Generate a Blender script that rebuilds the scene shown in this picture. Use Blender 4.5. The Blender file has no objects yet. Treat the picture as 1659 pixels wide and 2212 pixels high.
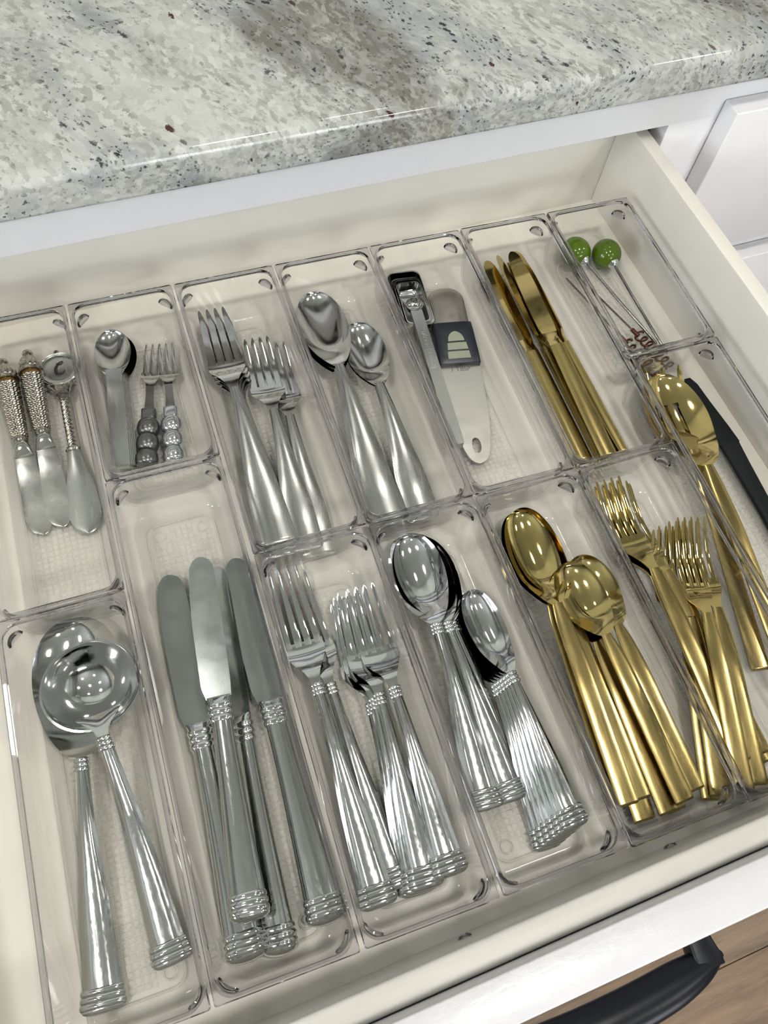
import bpy, bmesh, math
import numpy as np
from mathutils import Vector, Matrix

# ---------------------------------------------------------------- camera, world, light, exposure
SC = bpy.context.scene
COL = SC.collection
PI = math.pi

cam_data = bpy.data.cameras.new('camera')
cam_data.sensor_fit = 'HORIZONTAL'
cam_data.sensor_width = 36.0
cam_data.lens = 1747.108 / 1659.0 * 36.0
cam_data.clip_start = 0.01
cam = bpy.data.objects.new('camera', cam_data)
COL.objects.link(cam)
cam.matrix_world = Matrix((
    (0.9341705858802017, 0.2769536874220873, -0.2249932698983445, 0.11763689697538597),
    (-0.3481914514656599, 0.8453940936737057, -0.4050574521075382, -0.442565393593731),
    (0.07802582650941622, 0.4567334905663503, 0.8861752021990912, 1.2567493584896543),
    (0, 0, 0, 1)))
SC.camera = cam

world = bpy.data.worlds.new('daylight'); SC.world = world
world.use_nodes = True
bg = world.node_tree.nodes['Background']
bg.inputs['Color'].default_value = (0.80, 0.88, 1.0, 1)
bg.inputs['Strength'].default_value = 1.6

HANDLE = dict(cx=0.249, z=0.770, half=0.072, reach=0.024)
ROOM = dict(x0=-2.3, x1=3.1, y0=-3.1, y1=0.66, z1=2.55)

def area_light(name, loc, rot, size, size_y, power, color, shape='RECTANGLE'):
    d = bpy.data.lights.new(name, 'AREA')
    d.shape = shape; d.size = size
    if shape in ('RECTANGLE', 'ELLIPSE'):
        d.size_y = size_y
    d.energy = power; d.color = color
    o = bpy.data.objects.new(name, d); COL.objects.link(o)
    o.location = loc; o.rotation_euler = rot
    return o

# daylight through the window in the wall on the left
area_light('window_and_fill_light', (ROOM['x0'] - 0.06, -1.0, 1.62), (0, -PI / 2, 0), 1.2, 1.7, 80, (0.90, 0.96, 1.0))
# frontal fill light; the window behind the photographer is added for it
area_light('window_and_fill_light', (0.9, ROOM['y0'] - 0.06, 1.55), (PI / 2, 0, 0), 1.4, 1.2, 85, (0.93, 0.97, 1.0))
# recessed lamps in the ceiling
LAMPS = [(-0.6, -0.70, 12.0), (0.5, -0.70, 12.0), (1.9, -0.70, 12.0), (-0.3, -1.8, 12.0), (1.2, -1.8, 12.0), (-0.45, 0.30, 3.0), (0.80, 0.30, 3.0)]
for lx, ly, lp in LAMPS:
    area_light('ceiling_lamp_light', (lx, ly, ROOM['z1'] - 0.012), (0, 0, 0), 0.20, 0.20, lp, (1.0, 0.965, 0.91), 'DISK')

SC.view_settings.view_transform = 'Standard'
SC.view_settings.look = 'None'
SC.view_settings.gamma = 1.0
SC.view_settings.use_curve_mapping = False
SC.view_settings.exposure = -0.46
SC.cycles.use_denoising = True
SC.cycles.use_adaptive_sampling = True
SC.cycles.adaptive_threshold = 0.12
SC.cycles.adaptive_min_samples = 14
SC.cycles.transparent_max_bounces = 24
SC.cycles.max_bounces = 5
SC.cycles.transmission_bounces = 5
SC.cycles.glossy_bounces = 4
SC.cycles.diffuse_bounces = 2
SC.cycles.caustics_reflective = False
SC.cycles.sample_clamp_indirect = 4.0
SC.cycles.blur_glossy = 0.3

# ---------------------------------------------------------------- materials
MATS = {}
def new_mat(name):
    m = bpy.data.materials.new(name); m.use_nodes = True
    nt = m.node_tree
    for n in list(nt.nodes): nt.nodes.remove(n)
    out = nt.nodes.new('ShaderNodeOutputMaterial')
    MATS[name] = m
    return m, nt, out

def N(nt, kind, **kw):
    n = nt.nodes.new(kind)
    for k, v in kw.items():
        if k in n.inputs: n.inputs[k].default_value = v
        else: setattr(n, k, v)
    return n

def principled(name, color, rough=0.5, metal=0.0, noise=0.0, nscale=40.0, bump=0.0, bscale=300.0, bdist=0.00006, stretch=None, rvar=0.0, **kw):
    m, nt, out = new_mat(name)
    b = N(nt, 'ShaderNodeBsdfPrincipled')
    b.inputs['Base Color'].default_value = (*color, 1)
    b.inputs['Roughness'].default_value = rough
    b.inputs['Metallic'].default_value = metal
    for k, v in kw.items(): b.inputs[k].default_value = v
    nt.links.new(b.outputs[0], out.inputs['Surface'])
    tc = N(nt, 'ShaderNodeTexCoord'); mp = N(nt, 'ShaderNodeMapping')
    nt.links.new(tc.outputs['Object'], mp.inputs['Vector'])
    if stretch: mp.inputs['Scale'].default_value = stretch
    nz = N(nt, 'ShaderNodeTexNoise', Scale=nscale, Detail=5.0, Roughness=0.6)
    nt.links.new(mp.outputs[0], nz.inputs['Vector'])
    if noise > 0:
        mr = N(nt, 'ShaderNodeMapRange'); mr.inputs['To Min'].default_value = 1 - noise; mr.inputs['To Max'].default_value = 1 + noise
        mr.inputs['From Min'].default_value = 0.3; mr.inputs['From Max'].default_value = 0.7
        nt.links.new(nz.outputs['Fac'], mr.inputs['Value'])
        mx = N(nt, 'ShaderNodeVectorMath', operation='SCALE'); mx.inputs[0].default_value = color
        nt.links.new(mr.outputs[0], mx.inputs['Scale']); nt.links.new(mx.outputs[0], b.inputs['Base Color'])
    if rvar > 0:
        mr2 = N(nt, 'ShaderNodeMapRange'); mr2.inputs['To Min'].default_value = max(0.02, rough - rvar); mr2.inputs['To Max'].default_value = rough + rvar
        mr2.inputs['From Min'].default_value = 0.35; mr2.inputs['From Max'].default_value = 0.65
        nt.links.new(nz.outputs['Fac'], mr2.inputs['Value']); nt.links.new(mr2.outputs[0], b.inputs['Roughness'])
    if bump > 0:
        nb = N(nt, 'ShaderNodeTexNoise', Scale=bscale, Detail=4.0)
        nt.links.new(mp.outputs[0], nb.inputs['Vector'])
        bp = N(nt, 'ShaderNodeBump', Strength=bump, Distance=bdist)
        nt.links.new(nb.outputs['Fac'], bp.inputs['Height']); nt.links.new(bp.outputs[0], b.inputs['Normal'])
    return m

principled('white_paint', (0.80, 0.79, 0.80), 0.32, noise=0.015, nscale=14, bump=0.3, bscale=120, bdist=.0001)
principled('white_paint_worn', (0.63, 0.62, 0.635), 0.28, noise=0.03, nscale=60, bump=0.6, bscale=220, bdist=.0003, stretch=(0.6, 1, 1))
principled('cream_paint', (0.79, 0.755, 0.675), 0.38, noise=0.03, nscale=16, bump=0.04, bscale=160)
principled('cream_paint_edge', (0.74, 0.72, 0.665), 0.4, noise=0.05, nscale=50, bump=0.15, bscale=90, stretch=(0.4, 2, 2))
principled('wall_paint', (0.52, 0.535, 0.49), 0.7, noise=0.03, nscale=5)
principled('ceiling_paint', (0.52, 0.535, 0.50), 0.8, noise=0.02, nscale=5)
principled('dark_gap', (0.03, 0.028, 0.025), 0.8)
principled('chrome', (0.66, 0.665, 0.66), 0.075, 1.0, rvar=0.03, nscale=180)
principled('chrome_scratched', (0.62, 0.63, 0.62), 0.11, 1.0, rvar=0.05, nscale=900, bump=0.25, bscale=1500, bdist=.00002, stretch=(.25,1,1))
principled('steel_satin', (0.50, 0.505, 0.48), 0.24, 1.0, rvar=0.05, nscale=120, bump=0.12, bscale=900, bdist=.00002, stretch=(0.1, 2, 2))
principled('steel_polished', (0.58, 0.585, 0.56), 0.12, 1.0, rvar=0.04, nscale=150)
principled('steel_blade', (0.50, 0.53, 0.515), 0.16, 1.0, rvar=0.03, nscale=60)
principled('antique_silver', (0.47, 0.445, 0.39), 0.2, 1.0, noise=0.45, nscale=500, rvar=0.08)
principled('silver_blade', (0.52, 0.515, 0.49), 0.2, 1.0, noise=0.15, nscale=70, rvar=0.08)
principled('gold_polished', (0.56, 0.44, 0.18), 0.08, 1.0, rvar=0.03, nscale=150)
principled('gold_satin', (0.42, 0.325, 0.13), 0.23, 1.0, rvar=0.05, nscale=160, bump=0.15, bscale=900, bdist=.00002, stretch=(0.2, 2, 2))
principled('gunmetal', (0.20, 0.20, 0.195), 0.26, 0.85, noise=0.1, nscale=90)
principled('silver_resin', (0.62, 0.64, 0.65), 0.16, 0.9, noise=0.06, nscale=90)
principled('black_plastic', (0.012, 0.014, 0.022), 0.33)
principled('black_utensil', (0.006, 0.009, 0.009), 0.55, **{'Specular IOR Level': 0.25})
principled('black_metal', (0.005, 0.006, 0.009), 0.3, **{'Specular IOR Level': 0.2})
principled('grip_rubber', (0.30, 0.32, 0.235), 0.6, noise=0.05, nscale=120)
principled('olive_green', (0.072, 0.130, 0.006), 0.10, noise=0.12, nscale=60)
principled('copper', (0.15, 0.07, 0.048), 0.3, 1.0, noise=0.15, nscale=200)
principled('rod_steel', (0.22, 0.22, 0.21), 0.22, 1.0)
principled('engraving', (0.015, 0.014, 0.012), 0.5)
principled('etched_text', (0.20, 0.195, 0.18), 0.5, 0.6)
principled('embossed_text', (0.62, 0.62, 0.60), 0.22, 1.0)
principled('lamp_trim', (0.8, 0.8, 0.78), 0.4)
principled('light_satin', (0.50, 0.49, 0.45), 0.36, 1.0, rvar=.04, nscale=90)
principled('warm_steel', (0.42, 0.385, 0.34), 0.34, 1.0, noise=0.06, nscale=90, rvar=.05)
principled('amber_resin', (0.22, 0.12, 0.03), 0.3, 0.6)
principled('dark_paint', (0.22, 0.225, 0.22), 0.5)

def thin_acrylic(name, tint, edge, haze=0.0, rough=0.02, rim_p=2.5):
    # clear plastic sheet: lets light straight through, mirrors more at glancing angles, absorbs more on long paths
    m, nt, out = new_mat(name)
    lw = N(nt, 'ShaderNodeLayerWeight'); lw.inputs['Blend'].default_value = 0.5
    p5 = N(nt, 'ShaderNodeMath', operation='POWER'); p5.inputs[1].default_value = 5.0
    nt.links.new(lw.outputs['Facing'], p5.inputs[0])
    fr = N(nt, 'ShaderNodeMapRange'); fr.inputs['To Min'].default_value = 0.03; fr.inputs['To Max'].default_value = 0.9
    nt.links.new(p5.outputs[0], fr.inputs['Value'])
    pe = N(nt, 'ShaderNodeMath', operation='POWER'); pe.inputs[1].default_value = rim_p
    nt.links.new(lw.outputs['Facing'], pe.inputs[0])
    mc = N(nt, 'ShaderNodeMix', data_type='RGBA')
    mc.inputs['A'].default_value = (*tint, 1); mc.inputs['B'].default_value = (*edge, 1)
    nt.links.new(pe.outputs[0], mc.inputs['Factor'])
    tr = N(nt, 'ShaderNodeBsdfTransparent'); nt.links.new(mc.outputs['Result'], tr.inputs['Color'])
    base = tr.outputs[0]
    if haze > 0:
        df = N(nt, 'ShaderNodeBsdfDiffuse'); df.inputs['Color'].default_value = (0.88, 0.865, 0.82, 1)
        mh = N(nt, 'ShaderNodeMixShader'); mh.inputs['Fac'].default_value = haze
        nt.links.new(tr.outputs[0], mh.inputs[1]); nt.links.new(df.outputs[0], mh.inputs[2]); base = mh.outputs[0]
    gl = N(nt, 'ShaderNodeBsdfAnisotropic'); gl.inputs['Roughness'].default_value = rough
    mx = N(nt, 'ShaderNodeMixShader')
    nt.links.new(fr.outputs[0], mx.inputs['Fac']); nt.links.new(base, mx.inputs[1]); nt.links.new(gl.outputs[0], mx.inputs[2])
    nt.links.new(mx.outputs[0], out.inputs['Surface'])
    return m

thin_acrylic('acrylic_wall', (0.998, 0.998, 0.996), (0.93, 0.925, 0.935), rim_p=3.5)
thin_acrylic('acrylic_pad', (0.998, 0.998, 0.995), (0.66, 0.66, 0.65), haze=0.22, rough=0.12, rim_p=2.6)
principled('acrylic_solid', (0.75, 0.735, 0.765), 0.02, **{'Transmission Weight': 1.0, 'IOR': 1.47})

GRAN_ROT = 65.0
def granite():
    m, nt, out = new_mat('granite')
    L = nt.links.new
    b = N(nt, 'ShaderNodeBsdfPrincipled'); b.inputs['Roughness'].default_value = 0.09
    b.inputs['Specular IOR Level'].default_value = 0.35
    L(b.outputs[0], out.inputs['Surface'])
    tc = N(nt, 'ShaderNodeTexCoord')
    mp = N(nt, 'ShaderNodeMapping'); mp.inputs['Rotation'].default_value = (0, 0, math.radians(GRAN_ROT))
    L(tc.outputs['Object'], mp.inputs['Vector'])
    # bent coordinates so the veins wander
    wz = N(nt, 'ShaderNodeTexNoise', Scale=7.0, Detail=3.0); L(mp.outputs[0], wz.inputs['Vector'])
    ws = N(nt, 'ShaderNodeVectorMath', operation='SCALE'); ws.inputs['Scale'].default_value = 0.06
    L(wz.outputs['Color'], ws.inputs[0])
    wa = N(nt, 'ShaderNodeVectorMath', operation='ADD'); L(mp.outputs[0], wa.inputs[0]); L(ws.outputs[0], wa.inputs[1])
    st = N(nt, 'ShaderNodeMapping'); st.inputs['Scale'].default_value = (0.22, 1.0, 1.0); L(wa.outputs[0], st.inputs['Vector'])
    st2 = N(nt, 'ShaderNodeMapping'); st2.inputs['Scale'].default_value = (0.55, 1.0, 1.0); L(wa.outputs[0], st2.inputs['Vector'])
    def noise(vec, scale, detail=4.0, rough=0.6):
        n = N(nt, 'ShaderNodeTexNoise', Scale=scale, Detail=detail, Roughness=rough); L(vec.outputs[0], n.inputs['Vector']); return n.outputs['Fac']
    def ramp(fac, lo, hi, a=0.0, c=1.0):
        r = N(nt, 'ShaderNodeMapRange', interpolation_type='SMOOTHSTEP')
        r.inputs['From Min'].default_value = lo; r.inputs['From Max'].default_value = hi
        r.inputs['To Min'].default_value = a; r.inputs['To Max'].default_value = c
        L(fac, r.inputs['Value']); return r.outputs[0]
    def mul(a, c):
        n = N(nt, 'ShaderNodeMath', operation='MULTIPLY'); L(a, n.inputs[0])
        if isinstance(c, float): n.inputs[1].default_value = c
        else: L(c, n.inputs[1])
        return n.outputs[0]
    def mix(fac, a, c):
        n = N(nt, 'ShaderNodeMix', data_type='RGBA'); L(fac, n.inputs['Factor'])
        for sock, v in (('A', a), ('B', c)):
            if isinstance(v, tuple): n.inputs[sock].default_value = (*v, 1)
            else: L(v, n.inputs[sock])
        return n.outputs['Result']
    # jittered coordinates give the crystals ragged outlines
    jz = N(nt, 'ShaderNodeTexNoise', Scale=650.0, Detail=3.0); L(mp.outputs[0], jz.inputs['Vector'])
    js = N(nt, 'ShaderNodeVectorMath', operation='SCALE'); js.inputs['Scale'].default_value = 0.003; L(jz.outputs['Color'], js.inputs[0])
    ja = N(nt, 'ShaderNodeVectorMath', operation='ADD'); L(st2.outputs[0], ja.inputs[0]); L(js.outputs[0], ja.inputs[1])
    def cells(scale):
        v = N(nt, 'ShaderNodeTexVoronoi', Scale=scale); L(ja.outputs[0], v.inputs['Vector'])
        c = N(nt, 'ShaderNodeSeparateColor'); L(v.outputs['Color'], c.inputs[0])
        return v.outputs['Distance'], c.outputs[0], c.outputs[1]
    d1, r1, g1 = cells(520.0); d2, r2, g2 = cells(280.0); d3, r3, g3 = cells(150.0)
    patch = ramp(noise(st2, 11, 5, 0.6), 0.42, 0.60)                       # where the stone is grainy rather than milky
    streak = ramp(noise(st, 24, 6, 0.62), 0.47, 0.63)                      # long veins
    cloud = ramp(noise(st, 13, 6, 0.6), 0.53, 0.66)                        # big dark smears
    col = mix(ramp(noise(st2, 24, 5), 0.35, 0.65), (0.52, 0.525, 0.485), (0.41, 0.415, 0.375))
    col = mix(mul(ramp(r2, 0.55, 0.75), ramp(noise(st2, 18, 4), 0.35, 0.6, 0.25, 0.8)), col, (0.30, 0.305, 0.27))       # grey crystals
    col = mix(mul(ramp(r1, 0.62, 0.80), mul(patch, 0.85)), col, (0.27, 0.272, 0.245))
    col = mix(mul(ramp(g2, 0.72, 0.88), 0.6), col, (0.60, 0.60, 0.57))                                                  # pale quartz
    col = mix(mul(streak, ramp(r3, 0.1, 0.7, 0.45, 0.85)), col, (0.30, 0.31, 0.325))                                     # blue grey veins
    col = mix(mul(cloud, ramp(r2, 0.1, 0.8, 0.55, 0.95)), col, (0.15, 0.145, 0.12))                                      # olive brown smears
    near = ramp(noise(st, 24, 6, 0.62), 0.40, 0.60, 0.10, 1.0)
    col = mix(mul(mul(ramp(g1, 0.80, 0.86), ramp(d1, 0.55, 0.35)), near), col, (0.06, 0.06, 0.062))                      # dark mica
    col = mix(mul(mul(ramp(r2, 0.93, 0.95), ramp(d2, 0.52, 0.38)), near), col, (0.025, 0.025, 0.03))
    col = mix(mul(ramp(g3, 0.985, 0.988), ramp(d3, 0.34, 0.26)), col, (0.06, 0.025, 0.025))                              # garnets
    L(col, b.inputs['Base Color'])
    return m
granite()

def wood_floor():
    m, nt, out = new_mat('floor_wood')
    L = nt.links.new
    b = N(nt, 'ShaderNodeBsdfPrincipled'); b.inputs['Roughness'].default_value = 0.45
    L(b.outputs[0], out.inputs['Surface'])
    tc = N(nt, 'ShaderNodeTexCoord'); oi = N(nt, 'ShaderNodeObjectInfo')
    mp = N(nt, 'ShaderNodeMapping'); mp.inputs['Scale'].default_value = (0.10, 1, 1); L(tc.outputs['Object'], mp.inputs['Vector'])
    n1 = N(nt, 'ShaderNodeTexNoise', Scale=60.0, Detail=8.0, Roughness=0.7, Distortion=0.6); L(mp.outputs[0], n1.inputs['Vector'])
    cr = N(nt, 'ShaderNodeValToRGB'); cr.color_ramp.elements[0].position = 0.3; cr.color_ramp.elements[1].position = 0.72
    cr.color_ramp.elements[0].color = (0.115, 0.072, 0.043, 1); cr.color_ramp.elements[1].color = (0.29, 0.195, 0.12, 1)
    L(n1.outputs['Fac'], cr.inputs['Fac'])
    mp2 = N(nt, 'ShaderNodeMapping'); mp2.inputs['Scale'].default_value = (0.3, 1, 1); L(tc.outputs['Object'], mp2.inputs['Vector'])
    n2 = N(nt, 'ShaderNodeTexNoise', Scale=14.0, Detail=3.0); L(mp2.outputs[0], n2.inputs['Vector'])
    mr = N(nt, 'ShaderNodeMapRange'); mr.inputs['To Min'].default_value = 0.6; mr.inputs['To Max'].default_value = 1.4; L(n2.outputs['Fac'], mr.inputs['Value'])
    sc = N(nt, 'ShaderNodeVectorMath', operation='SCALE'); L(cr.outputs['Color'], sc.inputs[0]); L(mr.outputs[0], sc.inputs['Scale'])
    mr3 = N(nt, 'ShaderNodeMapRange'); mr3.inputs['To Min'].default_value = 0.85; mr3.inputs['To Max'].default_value = 1.15; L(oi.outputs['Random'], mr3.inputs['Value'])
    sc2 = N(nt, 'ShaderNodeVectorMath', operation='SCALE'); L(sc.outputs[0], sc2.inputs[0]); L(mr3.outputs[0], sc2.inputs['Scale'])
    L(sc2.outputs[0], b.inputs['Base Color'])
    bp = N(nt, 'ShaderNodeBump', Strength=0.25, Distance=0.002); L(n1.outputs['Fac'], bp.inputs['Height']); L(bp.outputs[0], b.inputs['Normal'])
wood_floor()

# ---------------------------------------------------------------- mesh helpers
def finish(name, me, mat, parent=None, sharp=38, smooth=True):
    me.materials.append(MATS[mat])
    bm = bmesh.new(); bm.from_mesh(me)
    bmesh.ops.remove_doubles(bm, verts=bm.verts, dist=1e-6)
    bmesh.ops.recalc_face_normals(bm, faces=bm.faces)
    if smooth:
        a = math.radians(sharp)
        for f in bm.faces: f.smooth = True
        for e in bm.edges:
            e.smooth = len(e.link_faces) == 2 and e.calc_face_angle(0) < a
    bm.to_mesh(me); bm.free()
    o = bpy.data.objects.new(name, me); COL.objects.link(o)
    if parent is not None: o.parent = parent
    return o

def mesh_obj(name, verts, faces, mat, parent=None, sharp=38, smooth=True):
    me = bpy.data.meshes.new(name)
    me.from_pydata([tuple(map(float, v)) for v in verts], [], [tuple(f) for f in faces]); me.update()
    return finish(name, me, mat, parent, sharp, smooth)

def empty(name, loc=(0, 0, 0)):
    o = bpy.data.objects.new(name, None); COL.objects.link(o); o.location = loc
    o.empty_display_size = 0.02
    return o

def tag(o, label=None, cat=None, group=None, kind=None):
    if label: o['label'] = label
    if cat: o['category'] = cat
    if group: o['group'] = group
    if kind: o['kind'] = kind
    return o

def box_vf(x0, x1, y0, y1, z0, z1, bev=0.0):
    if bev <= 0:
        v = [(x0, y0, z0), (x1, y0, z0), (x1, y1, z0), (x0, y1, z0), (x0, y0, z1), (x1, y0, z1), (x1, y1, z1), (x0, y1, z1)]
        f = [(0, 3, 2, 1), (4, 5, 6, 7), (0, 1, 5, 4), (1, 2, 6, 5), (2, 3, 7, 6), (3, 0, 4, 7)]
        return v, f
    bm = bmesh.new()
    v, f = box_vf(x0, x1, y0, y1, z0, z1)
    vs = [bm.verts.new(p) for p in v]
    for q in f: bm.faces.new([vs[i] for i in q])
    bmesh.ops.bevel(bm, geom=list(bm.edges), offset=bev, segments=3, profile=0.5, affect='EDGES')
    bm.verts.index_update()
    V = [tuple(p.co) for p in bm.verts]; F = [tuple(p.index for p in g.verts) for g in bm.faces]
    bm.free()
    return V, F

def box(name, b, mat, parent=None, bev=0.0):
    return mesh_obj(name, *box_vf(*b, bev), mat, parent, sharp=50 if bev else 30)

def loft_vf(rings, cap=True, close=False):
    n = len(rings[0]); V = []; F = []
    for r in rings: V += [tuple(p) for p in r]
    m = len(rings)
    for i in range(m if close else m - 1):
        a = i * n; b = ((i + 1) % m) * n
        for j in range(n):
            k = (j + 1) % n
            F.append((a + j, a + k, b + k, b + j))
    if cap and not close:
        F.append(tuple(range(n - 1, -1, -1))); F.append(tuple((m - 1) * n + j for j in range(n)))
    return V, F

def merge(*parts):
    V = []; F = []
    for v, f in parts:
        o = len(V); V += list(v); F += [tuple(i + o for i in q) for q in f]
    return V, F

def rrect(hx, hy, r, z, n=6, cx=0.0, cy=0.0):
    pts = []
    for sx, sy, a0 in ((1, 1, 0), (-1, 1, 90), (-1, -1, 180), (1, -1, 270)):
        for i in range(n + 1):
            a = math.radians(a0 + 90 * i / n)
            pts.append((cx + sx * (hx - r) + r * math.cos(a), cy + sy * (hy - r) + r * math.sin(a), z))
    return pts

def interp(keys):
    xs = np.array([k[0] for k in keys], float); ys = np.array([k[1] for k in keys], float)
    h = np.diff(xs); d = np.diff(ys) / h
    m = np.zeros(len(xs)); m[0] = d[0]; m[-1] = d[-1]
    for i in range(1, len(xs) - 1):
        if d[i - 1] * d[i] > 0:
            w1 = 2 * h[i] + h[i - 1]; w2 = h[i] + 2 * h[i - 1]
            m[i] = (w1 + w2) / (w1 / d[i - 1] + w2 / d[i])
    def f(x):
        x = min(max(x, xs[0]), xs[-1])
        i = min(max(int(np.searchsorted(xs, x)) - 1, 0), len(h) - 1)
        t = (x - xs[i]) / h[i]
        return ((1 + 2 * t) * (1 - t) ** 2 * ys[i] + t * (1 - t) ** 2 * h[i] * m[i]
                + t * t * (3 - 2 * t) * ys[i + 1] + t * t * (t - 1) * h[i] * m[i + 1])
    return f

MMS = 0.001
US = [-1, -0.94, -0.8, -0.6, -0.35, -0.12, 0.12, 0.35, 0.6, 0.8, 0.94, 1]
def strip_vf(stations, us=US):
    """stations: (s, half width, edge height, dip (+ hollow, - crown), thickness, y offset, flat top share)"""
    rings = []
    for st in stations:
        s, w, c, d, t = st[:5]
        y0 = st[5] if len(st) > 5 else 0.0
        pw = st[6] if len(st) > 6 else 2.0
        sh = st[7] if len(st) > 7 else 0.0
        top = []; bot = []
        for u in us:
            z = c - d * (1 - abs(u) ** pw) - (sh if abs(u) > .79 else 0.0)
            top.append((s * MMS, (y0 + u * w) * MMS, z * MMS))
            bot.append((s * MMS, (y0 + u * w * 0.985) * MMS, (z + (sh if abs(u) > .79 else 0.0) - t * (1 - 0.55 * u ** 6)) * MMS))
        rings.append(top + bot[::-1])
    return loft_vf(rings)

def tube_vf(pts, rads, n=10, flat=1.0):
    pts = [Vector(p) for p in pts]; rings = []
    up = Vector((0, 0, 1))
    for i, p in enumerate(pts):
        d = (pts[min(i + 1, len(pts) - 1)] - pts[max(i - 1, 0)]).normalized()
        a = d.cross(up)
        if a.length < 1e-4: a = Vector((1, 0, 0))
        a.normalize(); b = a.cross(d)
        r = rads[i] if hasattr(rads, '__len__') else rads
        rings.append([tuple(p + a * (r * math.cos(2 * PI * j / n)) + b * (r * flat * math.sin(2 * PI * j / n))) for j in range(n)])
    return loft_vf(rings)

def lathe_x_vf(prof, n=20, zc=0.0, zs=1.0, ys=1.0, flute=0, famp=0.0):
    rings = []
    for s, r in prof:
        ring = []
        for j in range(n):
            a = 2 * PI * j / n
            rr = r * (1 + famp * math.cos(flute * a)) if flute else r
            ring.append((s * MMS, rr * ys * math.cos(a) * MMS, (zc + rr * zs * math.sin(a)) * MMS))
        rings.append(ring)
    return loft_vf(rings)

def text_obj(body, size, mat, parent, name, loc, rotz=0.0, extrude=0.0002, shear=0.0, flip=False):
    cu = bpy.data.curves.new('lettering', 'FONT'); cu.body = body; cu.size = size; cu.extrude = extrude
    cu.align_x = 'CENTER'; cu.align_y = 'CENTER'; cu.shear = shear
    tmp = bpy.data.objects.new('lettering', cu); COL.objects.link(tmp)
    dg = bpy.context.evaluated_depsgraph_get()
    me = bpy.data.meshes.new_from_object(tmp.evaluated_get(dg))
    bpy.data.objects.remove(tmp)
    me.materials.clear(); me.materials.append(MATS[mat])
    o = bpy.data.objects.new(name, me); COL.objects.link(o); o.parent = parent
    o.location = loc; o.rotation_euler = (0, 0, rotz)
    return o

def copy_tree(o, parent=None):
    c = o.copy(); COL.objects.link(c); c.parent = parent
    for ch in list(o.children): copy_tree(ch, c)
    return c

# ---------------------------------------------------------------- the room
X0, X1, Y0, Y1, Z1 = ROOM['x0'], ROOM['x1'], ROOM['y0'], ROOM['y1'], ROOM['z1']
floor = box('floor', (X0 - .1, X1 + .1, Y0 - .1, Y1 + .1, -0.1, -0.012), 'dark_gap'); tag(floor, kind='structure')
plank_me = None
PW = 0.127
row = 0
y = -0.18
while y > Y0:
    off = (row * 0.53) % 1.5
    x = X0 - off
    while x < X1:
        xa, xb = max(x, X0), min(x + 1.5, X1)
        if xb - xa > 0.05:
            V, F = box_vf(-(xb - xa) / 2 + .0004, (xb - xa) / 2 - .0004, -PW / 2 + .0004, PW / 2 - .0004, -0.012, 0.0, 0.0012)
            p = mesh_obj('plank', V, F, 'floor_wood', floor, sharp=50)
            p.location = ((xa + xb) / 2, y - PW / 2, 0)
        x += 1.5
    y -= PW; row += 1

tag(box('ceiling', (X0 - .1, X1 + .1, Y0 - .1, Y1 + .1, Z1, Z1 + .1), 'ceiling_paint'), kind='structure')
tag(box('wall_back', (X0, X1, Y1, Y1 + .1, 0, Z1), 'wall_paint'), kind='structure')
fx0, fx1, fz0, fz1 = 0.2, 1.6, 0.95, 2.15
V, F = merge(box_vf(X0, fx0, Y0 - .1, Y0, 0, Z1), box_vf(fx1, X1, Y0 - .1, Y0, 0, Z1),
             box_vf(fx0, fx1, Y0 - .1, Y0, 0, fz0), box_vf(fx0, fx1, Y0 - .1, Y0, fz1, Z1))
tag(mesh_obj('wall_front', V, F, 'dark_paint', smooth=False), kind='structure')
fill_win = empty('added_fill_window', ((fx0 + fx1) / 2, Y0, fz0)); tag(fill_win, kind='structure')  # unseen window, added to carry the frontal fill light
hw, hh = (fx1 - fx0) / 2, fz1 - fz0
V, F = merge(box_vf(-hw, -hw + .06, -.05, .02, 0, hh), box_vf(hw - .06, hw, -.05, .02, 0, hh),
             box_vf(-hw, hw, -.05, .02, 0, .06), box_vf(-hw, hw, -.05, .02, hh - .06, hh), box_vf(-.035, .035, -.05, .02, 0, hh))
mesh_obj('window_frame', V, F, 'white_paint', fill_win, smooth=False)
for zz in (.33, .60, .87):
    box('muntin', (-hw + .06, hw - .06, -.03, -.005, zz - .011, zz + .011), 'white_paint', fill_win)
tag(box('wall_right', (X1, X1 + .1, Y0, Y1, 0, Z1), 'wall_paint'), kind='structure')
wy0, wy1, wz0, wz1 = -1.85, -0.15, 1.02, 2.22
V, F = merge(box_vf(X0 - .1, X0, Y0, wy0, 0, Z1), box_vf(X0 - .1, X0, wy1, Y1, 0, Z1),
             box_vf(X0 - .1, X0, wy0, wy1, 0, wz0), box_vf(X0 - .1, X0, wy0, wy1, wz1, Z1))
tag(mesh_obj('wall_left', V, F, 'wall_paint', smooth=False), kind='structure')
win = empty('window_1', (X0, (wy0 + wy1) / 2, wz0)); tag(win, kind='structure')
hw, hh = (wy1 - wy0) / 2, wz1 - wz0
V, F = merge(box_vf(-.05, .02, -hw, -hw + .06, 0, hh), box_vf(-.05, .02, hw - .06, hw, 0, hh),
             box_vf(-.05, .02, -hw, hw, 0, .06), box_vf(-.05, .02, -hw, hw, hh - .06, hh), box_vf(-.05, .02, -.035, .035, 0, hh))
mesh_obj('window_frame', V, F, 'white_paint', win, smooth=False)
for yy in (-.56, -.30, .30, .56):
    box('muntin', (-.03, -.005, yy - .011, yy + .011, .06, hh - .06), 'white_paint', win)
for zz in (.33, .60, .87):
    box('muntin', (-.03, -.005, -hw + .06, hw - .06, zz - .011, zz + .011), 'white_paint', win)

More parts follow.
